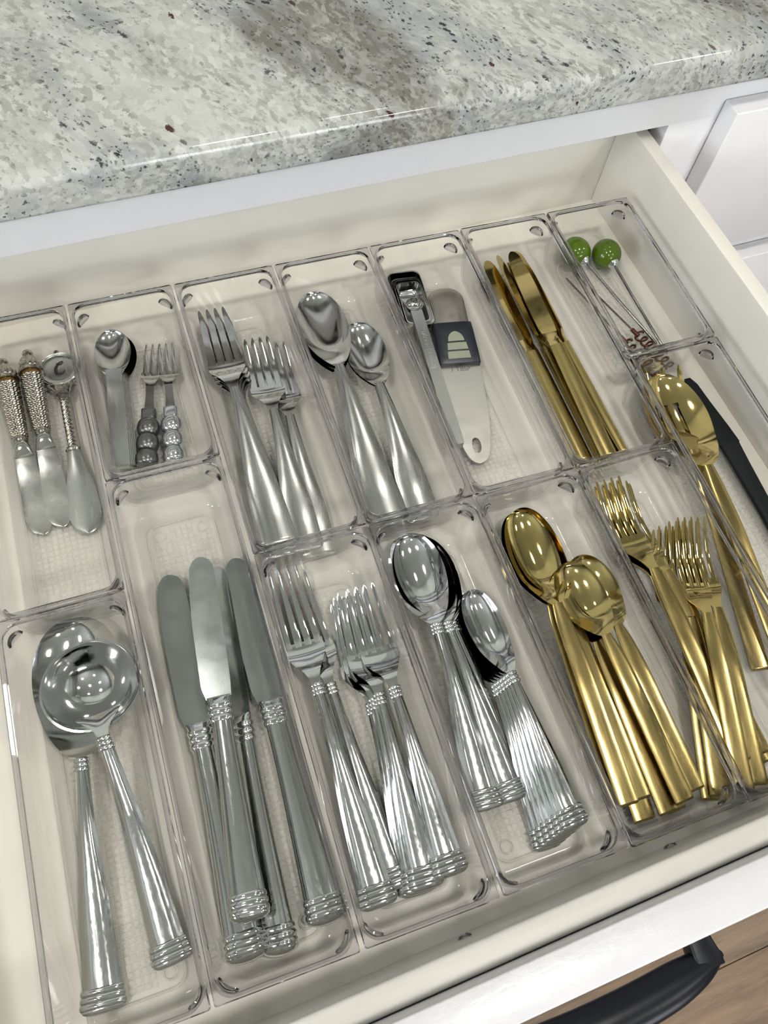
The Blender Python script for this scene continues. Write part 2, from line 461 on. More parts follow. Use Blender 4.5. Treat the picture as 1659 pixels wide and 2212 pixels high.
for i, (lx, ly, lp) in enumerate(LAMPS):
    rings = []
    for r, z in ((.105, 0), (.105, -.006), (.085, -.008), (.080, 0)):
        rings.append([(r * math.cos(2 * PI * j / 28), r * math.sin(2 * PI * j / 28), z) for j in range(28)])
    V, F = loft_vf(rings, close=True)
    t = mesh_obj('ceiling_lamp', V, F, 'lamp_trim'); t.location = (lx, ly, Z1)
    tag(t, 'round white recessed lamp set in the kitchen ceiling', 'lamp', 'recessed lamps in the ceiling')

# ---------------------------------------------------------------- cabinet run, counter, neighbouring fronts
FY = 0.005                       # front plane of the face frame
ZT = 0.914                       # counter top
cab = empty('kitchen_cabinet', (0.25, FY, 0.1))
tag(cab, 'white painted base cabinet with face frame under the granite counter', 'cabinet')
def cpart(name, b, mat='white_paint', bev=0.0):
    o = box(name, b, mat, cab, bev); o.location = (-0.25, -FY, -0.1); return o
cpart('frame_rail', (-1.2, 1.5, FY, FY + .019, 0.8395, 0.884))
cpart('frame_stile', (0.5655, 0.624, FY, FY + .019, 0.10, 0.8395), bev=.0006)
cpart('frame_stile', (-0.149, -0.0905, FY, FY + .019, 0.10, 0.8395), bev=.0006)
cpart('frame_rail', (-0.0905, 0.5655, FY, FY + .019, 0.655, 0.690))
cpart('frame_rail', (0.624, 1.5, FY, FY + .019, 0.655, 0.690))
cpart('side_panel', (0.585, 0.601, FY + .019, 0.64, 0.10, 0.884), 'white_paint')
cpart('side_panel', (-0.126, -0.110, FY + .019, 0.64, 0.10, 0.884), 'white_paint')
cpart('back_panel', (-1.2, 1.5, 0.64, 0.655, 0.10, 0.884), 'white_paint')
cpart('toe_kick', (-1.2, 1.5, 0.06, 0.075, 0.0, 0.10), 'white_paint')
d2 = cpart('door', (0.6115, 1.02, FY - .019, FY - .0005, 0.12, 0.668), bev=.0012)
d2 = cpart('door', (-0.103, 0.2455, FY - .019, FY - .0005, 0.12, 0.668), bev=.0012)
d2 = cpart('door', (0.2505, 0.578, FY - .019, FY - .0005, 0.12, 0.668), bev=.0012)

for dx0, dx1 in ((1.03, 1.44), (-0.56, -0.1535), (-0.98, -0.57)):
    cpart('door', (dx0, dx1, FY - .019, FY - .0005, 0.12, 0.668), bev=.0012)
cpart('frame_rail', (-1.2, -0.149, FY, FY + .019, 0.655, 0.690))
for fx in (-1.2, -0.6, 1.0, 1.46):
    cpart('frame_stile', (fx, fx + .04, FY, FY + .019, 0.10, 0.8395), bev=.0006)
cpart('frame_rail', (-1.2, 1.5, FY, FY + .019, 0.10, 0.13))
for dx0, dx1, lab in ((1.03, 1.44, 'closed white drawer front, second to the right of the open cutlery drawer'),
                      (-0.56, -0.1535, 'closed white drawer front to the left of the open cutlery drawer'),
                      (-0.98, -0.57, 'closed white drawer front, second to the left of the open cutlery drawer')):
    od = empty('closed_drawer', ((dx0 + dx1) / 2, FY, 0.697)); tag(od, lab, 'drawer')
    hwd = (dx1 - dx0) / 2
    box('drawer_front', (-hwd, hwd, -.019, -.0005, 0, 0.1575), 'white_paint', od, bev=.0012)
    box('drawer_box', (-hwd + .03, hwd - .03, 0.02, 0.5, 0.03, 0.12), 'cream_paint', od)
nd = empty('closed_drawer', (0.8, FY, 0.697))
tag(nd, 'closed white drawer front just right of the open cutlery drawer', 'drawer')
o = box('drawer_front', (0.6115 - .8, 1.02 - .8, -.019, -.0005, 0, 0.8545 - .697), 'white_paint', nd, bev=.0012)
o = box('drawer_box', (0.64 - .8, 0.99 - .8, 0.02, 0.5, 0.03, 0.12), 'cream_paint', nd)

# granite counter: eased front edge
cy0, cz0, cz1 = -0.017, 0.884, ZT
prof = []
for a in range(0, 91, 10):      # bottom front
    prof.append((cy0 + .004 - .004 * math.cos(math.radians(90 - a)), cz0 + .004 - .004 * math.sin(math.radians(90 - a))))
for a in range(0, 91, 8):       # top front
    prof.append((cy0 + .009 - .009 * math.cos(math.radians(a)), cz1 - .009 + .009 * math.sin(math.radians(a))))
prof += [(0.655, cz1), (0.655, cz0)]
xs = np.linspace(-1.4, 1.6, 31)
V, F = loft_vf([[(x - .25, py, pz - cz0) for py, pz in prof] for x in xs])
ct = mesh_obj('countertop', V, F, 'granite', sharp=30); ct.location = (.25, 0, cz0)
tag(ct, 'polished speckled grey and white granite countertop above the drawer', 'countertop')

# ---------------------------------------------------------------- the open drawer
DX0, DX1, DY0, DY1, DZ, DT = -0.068, 0.543, -0.4745, 0.036, 0.743, 0.830
drawer = empty('cutlery_drawer', (0.249, -0.22, DZ - .02))
tag(drawer, 'open cream-lined cutlery drawer with white front and black pull', 'drawer')
def dpart(name, b, mat, bev=0.0, parent=None):
    o = box(name, b, mat, parent or drawer, bev); o.location = (-0.249, 0.22, -(DZ - .02)); return o
dpart('bottom_panel', (DX0 - .006, DX1 + .006, DY0 - .006, DY1 + .006, DZ - .009, DZ), 'cream_paint')
dpart('side_panel', (DX0 - .012, DX0, DY0, DY1, DZ - .015, DT), 'cream_paint', .0008)
dpart('side_panel', (DX1, DX1 + .012, DY0, DY1, DZ - .015, DT), 'cream_paint', .0008)
dpart('back_panel', (DX0 - .012, DX1 + .012, DY1, DY1 + .012, DZ - .015, DT), 'cream_paint', .0008)
dpart('box_front', (DX0 - .012, DX1 + .012, DY0 - .0130, DY0, DZ - .015, DT), 'cream_paint_edge', .0025)
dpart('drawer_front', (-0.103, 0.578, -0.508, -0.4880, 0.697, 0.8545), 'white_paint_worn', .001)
dpart('joint_gap', (DX0, DX1, -0.4882, -0.4873, 0.75, DT - .0027), 'dark_gap')
for sx, sz in ((0.1916, 0.7784), (0.3235, 0.7676)):
    prof = [(0, 0.0), (0, 2.2), (0.5, 3.4), (1.0, 4.0), (1.3, 4.2)]
    rings = []
    for h, r in ((1.9, .4), (1.9, 1.9), (1.4, 2.0), (1.5, 3.2), (0.9, 3.9), (0, 4.1)):
        rings.append([(r * MMS * math.cos(2 * PI * j / 20), h * MMS, r * MMS * math.sin(2 * PI * j / 20)) for j in range(20)])
    V, F = loft_vf(rings)
    s = mesh_obj('screw', V, F, 'rod_steel', drawer); s.location = (sx - .249, DY0 + .22, sz - DZ + .02)
# black pull on the drawer front
pull = empty('pull_handle'); pull.parent = drawer; pull.location = (HANDLE['cx'] - .249, -.508 + .22, HANDLE['z'] - DZ + .02)
tag(pull, 'black metal bar pull')
hl = HANDLE['half']
for sgn in (-1, 1):
    rings = []
    for yy, w, h in ((0, 7.5, 7.5), (-4, 7.0, 7), (-14, 7.0, 6.2), (-HANDLE['reach'] * 1000 + 2, 8.0, 6.5), (-HANDLE['reach'] * 1000 - 3, 8.0, 6.0)):
        rings.append([((sgn * (hl - .009) + p[0]), yy * MMS, p[1]) for p in rrect(w * MMS, h * MMS, 1.6 * MMS, 0, 3)])
    V, F = loft_vf(rings); mesh_obj('post', V, F, 'black_metal', pull, sharp=40)
rings = []
for t in np.linspace(-1, 1, 41):
    e = abs(t)
    w = interp([(0, 11.5), (.5, 11.0), (.78, 8.8), (.93, 5.4), (1, 2.2)])(e) * MMS
    h = interp([(0, 6.5), (.6, 6.2), (.9, 5.2), (1, 4.0)])(e) * MMS
    yc = -HANDLE['reach'] - .006 * (1 - t * t) + .001
    rings.append([(t * hl, yc + w * math.cos(2 * PI * j / 20), h * math.sin(2 * PI * j / 20) + .001) for j in range(20)])
V, F = loft_vf(rings); mesh_obj('bar', V, F, 'black_metal', pull, sharp=50)

# ---------------------------------------------------------------- clear plastic bins
BW = 0.0746 / 2
TH = math.atan(.03)
def b2w(x, y):      # bin rows stand slightly askew in the drawer
    return (x * math.cos(TH) + y * math.sin(TH), -x * math.sin(TH) + y * math.cos(TH))

BIN_PROTO = {}
def make_bin(length):
    key = length
    hy = length / 2 - .0006
    root = empty('clear_bin')
    H = .0508
    outer = [(0.0012, H - .003, .0100), (.0030, .012, .0105), (.0042, .0050, .0105), (.0060, .0020, .0100), (.0085, .0004, .0085), (.0110, 0.0, .0070)]
    ring_o = [rrect(BW - i, hy - i, r, z, 6) for i, z, r in outer]
    inner = [(.0112, .0018, .0070), (.0090, .0020, .0080), (.0070, .0036, .0090), (.0056, .0065, .0092), (.0046, .012, .0092), (0.0028, H - .003, .0090)]
    ring_i = [rrect(BW - i, hy - i, r, z, 6) for i, z, r in inner]
    V, F = loft_vf(ring_o + ring_i, cap=False)
    n = 28
    # bottom faces (outer and inner floor) as caps of the two middle rings, top edge closing
    Fo = [f for f in F]
    k = len(ring_o)
    Fo = [f for q, f in enumerate(F) if not (q // n == k - 1)]
    Fo.append(tuple((k - 1) * n + j for j in range(n)))
    Fo.append(tuple(k * n + j for j in range(n - 1, -1, -1)))
    last = (2 * k - 1) * n if len(ring_i) == k else (len(ring_o) + len(ring_i) - 1) * n
    for j in range(n):
        Fo.append((last + j, last + (j + 1) % n, (j + 1) % n, j))
    mesh_obj('body', V, Fo, 'acrylic_wall', root, sharp=60)
    rr = [rrect(BW, hy, .0016, H - .0030, 6), rrect(BW, hy, .0016, H - .0006, 6), rrect(BW - .0006, hy - .0006, .0014, H, 6),
          rrect(BW - .0026, hy - .0026, .0095, H, 6), rrect(BW - .0030, hy - .0030, .0092, H - .0005, 6), rrect(BW - .0030, hy - .0030, .0092, H - .0030, 6)]
    V, F = loft_vf(rr, close=True)
    mesh_obj('rim', V, F, 'acrylic_solid', root, sharp=30)
    # raised border round the textured base
    ri = .0135
    rr = [rrect(BW - ri, hy - ri, .0085, .0018, 5), rrect(BW - ri - .0003, hy - ri - .0003, .0083, .0026, 5),
          rrect(BW - ri - .0013, hy - ri - .0013, .0078, .0026, 5), rrect(BW - ri - .0016, hy - ri - .0016, .0076, .0018, 5)]
    V, F = loft_vf(rr, close=True)
    mesh_obj('base_border', V, F, 'acrylic_pad', root, sharp=30)
    # small square pads pressed into the base
    gx, gy = BW - .0165, hy - .0165
    nx = int(2 * gx / .0040); ny = int(2 * gy / .0040)
    V = []; F = []
    for i in range(nx):
        for j in range(ny):
            cx = (i - (nx - 1) / 2) * .0040; cy = (j - (ny - 1) / 2) * .0040
            if min(math.hypot(cx - sx * (BW - .0225), cy - sy * (hy - .0225)) for sx in (-1, 1) for sy in (-1, 1)) < .0058: continue
            o = len(V); a, b, z = .00162, .00130, .0025
            V += [(cx - a, cy - a, .0018), (cx + a, cy - a, .0018), (cx + a, cy + a, .0018), (cx - a, cy + a, .0018),
                  (cx - b, cy - b, z), (cx + b, cy - b, z), (cx + b, cy + b, z), (cx - b, cy + b, z)]
            F += [(o + 4, o + 5, o + 6, o + 7), (o, o + 1, o + 5, o + 4), (o + 1, o + 2, o + 6, o + 5), (o + 2, o + 3, o + 7, o + 6), (o + 3, o, o + 4, o + 7)]
    me = bpy.data.meshes.new('base_grid'); me.from_pydata(V, [], F); me.update(); me.materials.append(MATS['acrylic_pad'])
    g = bpy.data.objects.new('base_grid', me); COL.objects.link(g); g.parent = root; g['kind'] = 'stuff'
    ring_me = None; tab_me = None
    for sx in (-1, 1):
        for sy in (-1, 1):
            if ring_me is None:
                rr = [[(r * math.cos(2 * PI * j / 20), r * math.sin(2 * PI * j / 20), z) for j in range(20)] for r, z in ((.0044, .0018), (.0042, .0027), (.0034, .0027), (.0031, .0018))]
                V, F = loft_vf(rr, close=True)
                o = mesh_obj('foot_ring', V, F, 'acrylic_pad', root, sharp=30); ring_me = o.data
                # crescent stacking lug under the rim corner
                rings = []
                for t in np.linspace(-1, 1, 11):
                    a = t * .75; w = .0016 * math.sqrt(max(0, 1 - t * t)) + .0001; h = .0042 * math.sqrt(max(0, 1 - t * t)) + .0001
                    cx, cy = .0088 * math.cos(a), .0088 * math.sin(a)
                    rings.append([(cx + w * math.cos(q) * math.cos(a), cy + w * math.cos(q) * math.sin(a), h * math.sin(q)) for q in np.linspace(0, 2 * PI, 10, endpoint=False)])
                V, F = loft_vf(rings)
                o2 = mesh_obj('corner_lug', V, F, 'acrylic_solid', root, sharp=50); tab_me = o2.data
            else:
                o = bpy.data.objects.new('foot_ring', ring_me); COL.objects.link(o); o.parent = root
                o2 = bpy.data.objects.new('corner_lug', tab_me); COL.objects.link(o2); o2.parent = root
            o.location = (sx * (BW - .0225), sy * (hy - .0225), 0)
            o2.location = (sx * (BW - .0125), sy * (hy - .0125), .0385)
            o2.rotation_euler = (0, 0, math.atan2(sy, sx))
    BIN_PROTO[key] = root
    return root

# column, y of the back edge, length, sideways shift at back and front (mm), label
BINS = [
    (0, 0.0, .2286, 0, 0, 'clear plastic bin holding the three silver cheese spreaders'),
    (1, 0.0, .1524, 0, .3, 'small clear plastic bin with toddler spoons and beaded-handle forks'),
    (2, 0.0, .2286, 0, 1.3, 'clear plastic bin holding satin steel forks with flared handles'),
    (3, 0.0, .2286, 0, -.1, 'clear plastic bin holding satin steel spoons with flared handles'),
    (4, 0.0, .2286, 0, -1.6, 'clear plastic bin holding the measuring spoons'),
    (5, 0.0, .2286, 0, -1.9, 'clear plastic bin holding the gold knives'),
    (6, 0.0, .1524, .2, .8, 'small clear plastic bin with the green olive cocktail picks'),
    (0, -.2286, .2286, -.3, -.9, 'clear plastic bin holding the gravy ladle and large serving spoon'),
    (1, -.1524, .3048, 0, -.8, 'long clear plastic bin holding the shiny table knives'),
    (2, -.2286, .2286, 1.3, 0, 'clear plastic bin holding the shiny banded-handle forks'),
    (3, -.2286, .2286, -.1, .8, 'clear plastic bin holding the shiny banded-handle spoons'),
    (4, -.2286, .2286, -1.6, 1.2, 'clear plastic bin holding the gold spoons'),
    (5, -.2286, .2286, -1.9, .5, 'clear plastic bin holding the gold forks'),
    (6, -.1524, .3048, .8, .8, 'long clear plastic bin with gold serving pieces and a black utensil'),
]
for c, yb, ln, db, df, lab in BINS:
    root = copy_tree(BIN_PROTO[ln]) if ln in BIN_PROTO else make_bin(ln)
    x = (c + .5) * .0762 + (db + df) / 2000; yy = yb - ln / 2
    wx, wy = b2w(x, yy)
    root.location = (wx, wy, DZ + .0002)
    root.rotation_euler = (0, 0, -TH + math.atan2((df - db) / 1000, ln))
    tag(root, lab, 'bin', 'clear plastic drawer organiser bins')

# ---------------------------------------------------------------- cutlery shapes
# local axes: +x from the tail of the handle (0) to the tip (L), z up from the resting plane, millimetres
def ss(a, b, n):
    return [a + (b - a) * i / (n - 1) for i in range(n)]

def cos_space(a, b, n):
    return [a + (b - a) * (1 - math.cos(PI * i / (n - 1))) / 2 for i in range(n)]

def egg(tau, p, W, wn):
    tau = min(max(tau, 0.0), 1.0)
    e = math.sqrt(max(0.0, 1 - (2 * tau ** p - 1) ** 2))
    e *= 1 - 0.18 * tau ** 3
    return math.sqrt((W * e) ** 2 + (wn * tau ** 2) ** 2), e

def bowl_part(root, L, s_neck, W, wn, depth, p, cn, mat, t=1.5, name='bowl', kst=.62):
    """spoon bowl from the neck (s_neck) to the tip (L); cn is the neck height"""
    bl = L - s_neck
    st = []
    for s in cos_space(s_neck, L, 34):
        tau = (L - s) / bl
        w, e = egg(tau, p, W, wn)
        rim = depth + t + 1.2 * (1 - tau) ** 3
        k = max(0.0, (tau - kst) / (1 - kst))
        rim = rim + (cn - rim) * k * k * (3 - 2 * k)
        st.append((s, max(w, 0.25), rim, depth * e ** 1.25 * (1 - 0.75 * k * k), t))
    us = list(np.sin(np.linspace(-PI / 2, PI / 2, 21)))
    V, F = strip_vf(st, us)
    o = mesh_obj(name, V, F, mat, root, sharp=60)
    return o

def handle_part(root, s0, s1, wk, ck, tk, crown, mat, pw=2.6, n=30, name='handle', sh=0.0):
    wf, cf, tf = interp(wk), interp(ck), interp(tk)
    cr = crown if callable(crown) else (lambda s: crown)
    V, F = strip_vf([(s, wf(s), cf(s), -cr(s), tf(s), 0, pw, sh) for s in ss(s0, s1, n)])
    return mesh_obj(name, V, F, mat, root, sharp=50)

def ring_bands(root, s0, s1, w0, w1, c0, c1, t, nb, bulge, mat, name, crown=1.0, end_round=0.0, pw=2.6):
    st = []
    n = nb * 8 + 1
    for i in range(n):
        f = i / (n - 1); s = s0 + (s1 - s0) * f
        b = bulge * abs(math.sin(PI * nb * f)) ** 0.6
        w = w0 + (w1 - w0) * f + b
        st.append((s, w, c0 + (c1 - c0) * f + b * 0.25, -(crown + b * 0.5), t + b * 0.9, 0, pw))
    V, F = strip_vf(st)
    return mesh_obj(name, V, F, mat, root, sharp=42)

def rounded_end(root, s0, length, w, c, t, crown, mat, name='tail_end', pw=2.6):
    st = []
    for i in range(10):
        f = i / 9.0
        st.append((s0 - length * math.sin(f * PI / 2), w * math.cos(f * PI / 2) ** 0.55 + 0.05, c - 0.5 * f * f, -crown * (1 - f * f), t * (1 - 0.55 * f * f), 0, pw))
    V, F = strip_vf(st[::-1])
    return mesh_obj(name, V, F, mat, root, sharp=50)

def fork_head(root, s_neck, s_slot, L, wn, wh, nt, cf, t, mat, gap=1.3, taper=0.5, tipw=0.8, tip_conv=0.90, mat_t=None):
    st = []
    for s in ss(s_neck, s_slot + 2.5, 22):
        f = min(1.0, (s - s_neck) / (s_slot - s_neck))
        g = f * f * (3 - 2 * f)
        w = wn + (wh - wn) * min(1.0, g * 1.12) if g < .893 else wh
        st.append((s, w, cf(s), 0.9 * math.sin(PI * f) * f, t + 0.6 * (1 - f)))
    V, F = strip_vf(st)
    mesh_obj('head', V, F, mat, root, sharp=45)
    pitch = 2 * wh / nt
    for i in range(nt):
        yc = (i - (nt - 1) / 2) * pitch
        hwid = (pitch - gap) / 2
        st = []
        for s in ss(s_slot - 0.5, L, 18):
            f = (s - s_slot) / (L - s_slot)
            f = max(f, 0.0)
            w = hwid * (1 - taper * f) * (1.0 if f < .93 else max(0.12, math.sqrt(max(0, 1 - ((f - .93) / .07) ** 2))))
            w = max(w, tipw * (1.0 if f < .95 else .45))
            conv = 1 - (1 - tip_conv) * f
            st.append((s, w, cf(s), -0.15, t * (1 - 0.35 * f), yc * conv))
        V, F = strip_vf(st, [-1, -.85, -.4, .4, .85, 1])
        mesh_obj('tine', V, F, mat_t or mat, root, sharp=45)

TYPES = {}      # name -> (root, length, tail height, tip height)

# --- shiny set with banded handle ends
def banded_handle(root, L, sc, wt, wc, arch, mat='chrome_scratched'):
    """sc: start of the collar (distance from tail)"""
    a, b = 13.0, sc
    ck = [(0, 3.2), (13, 3.8), (sc * .45, 3.8 + arch * .45), (sc * .85, 3.8 + arch * .95), (sc + 9, 3.8 + arch)]
    cf = interp(ck)
    wk = [(a, wt * .86), (a + (b - a) * .35, wt * .70), (a + (b - a) * .7, wc * 1.32), (b, wc)]
    handle_part(root, a, b, wk, ck, [(a, 3.4), (b, 3.0)], lambda s: 2.3, mat, pw=2.4, sh=.55)
    ring_bands(root, 3.0, a, wt * .98, wt * .86, cf(3), cf(a), 3.6, 3, 0.9, 'chrome', 'end_band', 1.6, pw=3.2)
    rounded_end(root, 3.2, 3.2, wt * .97, cf(3), 3.8, 1.8, 'chrome')
    ring_bands(root, b, b + 8, wc, wc * .92, cf(b), cf(b + 8), 3.4, 3, 0.8, 'chrome', 'collar', 1.4)
    return cf

def banded_fork(name, L, sc, s_slot, wt, wc, wh, arch):
    root = empty(name)
    cf0 = banded_handle(root, L, sc, wt, wc, arch)
    ch = cf0(sc + 8)
    cf = interp([(sc + 8, ch), (sc + 16, ch - 1.0), (sc + (s_slot - sc) * .62, ch * .62), (s_slot - 2, 4.2), (s_slot + (L - s_slot) * .25, 3.0), (s_slot + (L - s_slot) * .6, 5.2), (L, 11.0)])
    fork_head(root, sc + 8, s_slot, L, wc * .85, wh, 4, cf, 2.2, 'chrome', gap=2.3, taper=.48)
    TYPES[name] = (root, L, 2.0, 10.5)

def banded_spoon(name, L, sc, W, wt, wc, depth, p, arch):
    root = empty(name)
    cf = banded_handle(root, L, sc, wt, wc, arch)
    bowl_part(root, L, sc + 8, W, wc * .85, depth, p, cf(sc + 8), 'chrome')
    TYPES[name] = (root, L, 2.0, depth + 2.5)

banded_fork('dinner_fork', 217, 124, 161, 11.0, 3.6, 13.0, 12)
banded_fork('salad_fork', 185, 106, 141, 10.5, 3.5, 12.6, 11)
banded_spoon('table_spoon', 190, 112, 19.6, 11.4, 3.6, 9.5, .88, 13)
banded_spoon('tea_spoon', 162, 92, 13.0, 9.0, 3.2, 7.5, .86, 11)
banded_spoon('serving_spoon', 224, 126, 27.5, 12.0, 4.0, 12.0, .84, 14)

def superring(s, w, h, zc, n=20, e=2.6):
    r = []
    for j in range(n):
        a = 2 * PI * j / n
        ca, sa = math.cos(a), math.sin(a)
        r.append((s * MMS, w * math.copysign(abs(ca) ** (2 / e), ca) * MMS, (zc + h * math.copysign(abs(sa) ** (2 / e), sa)) * MMS))
    return r

def banded_knife(name, L=236, sc=118):
    root = empty(name)
    zc = 7.0
    wf = interp([(16, 10.6), (50, 8.9), (90, 7.3), (sc, 6.7)]); hf = interp([(16, 6.4), (60, 5.6), (sc, 4.8)])
    V, F = loft_vf([superring(s, wf(s), hf(s), zc, 24, 2.3) for s in ss(16, sc, 20)])
    mesh_obj('handle', V, F, 'chrome_scratched', root, sharp=50)
    rings = [superring(0.0, 3, 1.5, zc), superring(0.8, 7.0, 3.6, zc), superring(2.2, 10.6, 5.6, zc), superring(4.0, 11.8, 6.6, zc)]
    for i in range(25):
        f = i / 24.0
        rings.append(superring(4.5 + 11.5 * f, 11.6 - .9 * f + 0.8 * abs(math.sin(3 * PI * f)) ** .6, 6.6 - .3 * f + 0.6 * abs(math.sin(3 * PI * f)) ** .6, zc))
    V, F = loft_vf(rings); mesh_obj('end_band', V, F, 'chrome', root, sharp=45)
    rings = []
    for i in range(25):
        f = i / 24.0
        rings.append(superring(sc + 13 * f, 7.0 + .2 * f + 0.9 * abs(math.sin(3 * PI * f)) ** .6, 4.8 - .6 * f + 0.7 * abs(math.sin(3 * PI * f)) ** .6, zc))
    rings.append(superring(sc + 15.5, 7.6, 3.4, zc)); rings.append(superring(sc + 17, 8.2, 1.8, zc))
    V, F = loft_vf(rings); mesh_obj('collar', V, F, 'chrome', root, sharp=45)
    b0 = sc + 16
    st = []
    for s in cos_space(b0, L, 34):
        f = (s - b0) / (L - b0)
        rnd = math.sqrt(max(0.0, 1 - (max(0, f - .90) / .10) ** 2))
        up = interp([(0, 8.2), (.1, 10.4), (.5, 10.6), (.75, 9.6), (.9, 8.0), (1, 7.0)])(f) * rnd + .1      # cutting edge
        lo = -interp([(0, 8.2), (.15, 9.2), (.6, 9.4), (.9, 9.0), (1, 8.6)])(f) * rnd - .1                  # spine
        st.append((s, (up - lo) / 2, zc + .8, 0.0, 1.6, (up + lo) / 2))
    V, F = strip_vf(st); mesh_obj('blade', V, F, 'steel_blade', root, sharp=40)
    TYPES[name] = (root, L, 4.0, 7.5)
banded_knife('table_knife')

# --- gravy ladle: wide round bowl set low, kinked handle
def ladle():
    name = 'gravy_ladle'; root = empty(name); L = 194
    ck = [(0, 3.2), (13, 3.6), (45, 6), (80, 13), (105, 24), (128, 34), (142, 37)]
    cf = interp(ck)
    wk = [(13, 9.6), (45, 8.4), (85, 6.0), (122, 4.1)]
    handle_part(root, 13, 122, wk, ck, [(13, 3.4), (122, 3.0)], 2.3, 'chrome_scratched', pw=2.4, sh=.55)
    ring_bands(root, 3, 13, 10.8, 9.6, cf(3), cf(13), 3.6, 3, 0.9, 'chrome', 'end_band', 1.6, pw=3.2)
    rounded_end(root, 3.2, 3.2, 10.7, cf(3), 3.8, 1.8, 'chrome')
    ring_bands(root, 122, 130, 4.1, 3.8, cf(122), cf(130), 3.4, 3, .8, 'chrome', 'collar', 1.4)
    # round bowl, rim tilted so it looks back along the handle a little
    cx, rx, ry, dep, zr = 165.0, 28.0, 29.2, 24.0, 29.0
    nr, na = 14, 44
    V = []; F = []
    def pt(r, a, off):
        x = math.cos(a) * r; yy = math.sin(a) * r
        z = zr - (dep - off) * (1 - r * r) ** 0.85 if r < 1 else zr
        flare = 1 + 0.05 * max(0, r - .85) / .15
        k = 1 - off / 32.0
        z += 0.22 * (-x) * rx * .35
        return ((cx + x * rx * k * flare) * MMS, yy * ry * k * flare * MMS, z * MMS)
    rs = [math.sin(PI / 2 * i / nr) for i in range(1, nr + 1)]
    rings = [[pt(r, 2 * PI * j / na, 0) for j in range(na)] for r in rs] + [[pt(r, 2 * PI * j / na, 1.5) for j in range(na)] for r in rs[::-1]]
    V, F = loft_vf(rings, cap=True)
    mesh_obj('bowl', V, F, 'chrome', root, sharp=60)
    zn = zr + 0.22 * rx * .35
    V, F = strip_vf([(130, 3.8, 35.5, -1.2, 3), (134, 4.2, 35, -1, 2.6), (138, 6.5, 33.2, -.6, 2.2), (142, 10.5, zn + 0.6, .4, 1.8), (146, 14, zn - 1.2, 1.5, 1.4)])
    mesh_obj('neck', V, F, 'chrome', root, sharp=50)
    TYPES[name] = (root, L, 2.0, 27.0)
ladle()

# --- gold set: plain square handles, polished heads
def gold_handle(root, s1, w0, w1, arch, t0=4.6):
    ck = [(0, t0 + .2), (s1 * .35, t0 + arch * .45), (s1 * .75, t0 + arch * .9), (s1, t0 + arch)]
    wk = [(1.5, w0), (s1 * .65, w0 * .94), (s1 * .88, w0 * .8), (s1, w1)]
    handle_part(root, 1.5, s1, wk, ck, [(1.5, t0 - .4), (s1 * .7, 3.6), (s1, 2.8)], 0.7, 'gold_satin', pw=3.0)
    V, F = strip_vf([(0.0, w0 * .9, t0 - .5, -.4, t0 - 1.4, 0, 3), (0.5, w0 * .97, t0, -.6, t0 - .8, 0, 3), (1.5, w0, t0 + .2, -.7, t0 - .4, 0, 3)])
    mesh_obj('tail_end', V, F, 'gold_satin', root, sharp=60)
    return interp(ck)

def gold_spoon(name, L, s1, W, depth, p, arch, w0=6.6, t0=4.6):
    root = empty(name); cf = gold_handle(root, s1, w0, 3.4, arch, t0)
    bowl_part(root, L, s1, W, 3.4, depth, p, cf(s1), 'gold_polished')
    TYPES[name] = (root, L, 3.0, depth + 2.5)
gold_spoon('gold_table_spoon', 207, 132, 17.8, 8.5, .92, 12)
gold_spoon('gold_soup_spoon', 171, 114, 18.0, 8.5, .95, 11)

def gold_fork(name, L, s1, s_slot, wh, arch, nt=4):
    root = empty(name); cf0 = gold_handle(root, s1, 6.4, 3.6, arch)
    ch = cf0(s1)
    cf = interp([(s1, ch), (s1 + (s_slot - s1) * .5, ch * .66), (s_slot - 2, 5.0), (s_slot + (L - s_slot) * .3, 4.2), (s_slot + (L - s_slot) * .65, 8.0), (L, 15.0)])
    fork_head(root, s1, s_slot, L, 3.4, wh, nt, cf, 2.2, 'gold_polished', gap=3.0 if nt == 4 else 2.3, taper=.30, tipw=.9, tip_conv=1.0)
    TYPES[name] = (root, L, 3.0, 14.0)
gold_fork('gold_dinner_fork', 209, 134, 163, 12.0, 12)
gold_fork('gold_salad_fork', 180, 112, 135, 12.4, 11, 5)

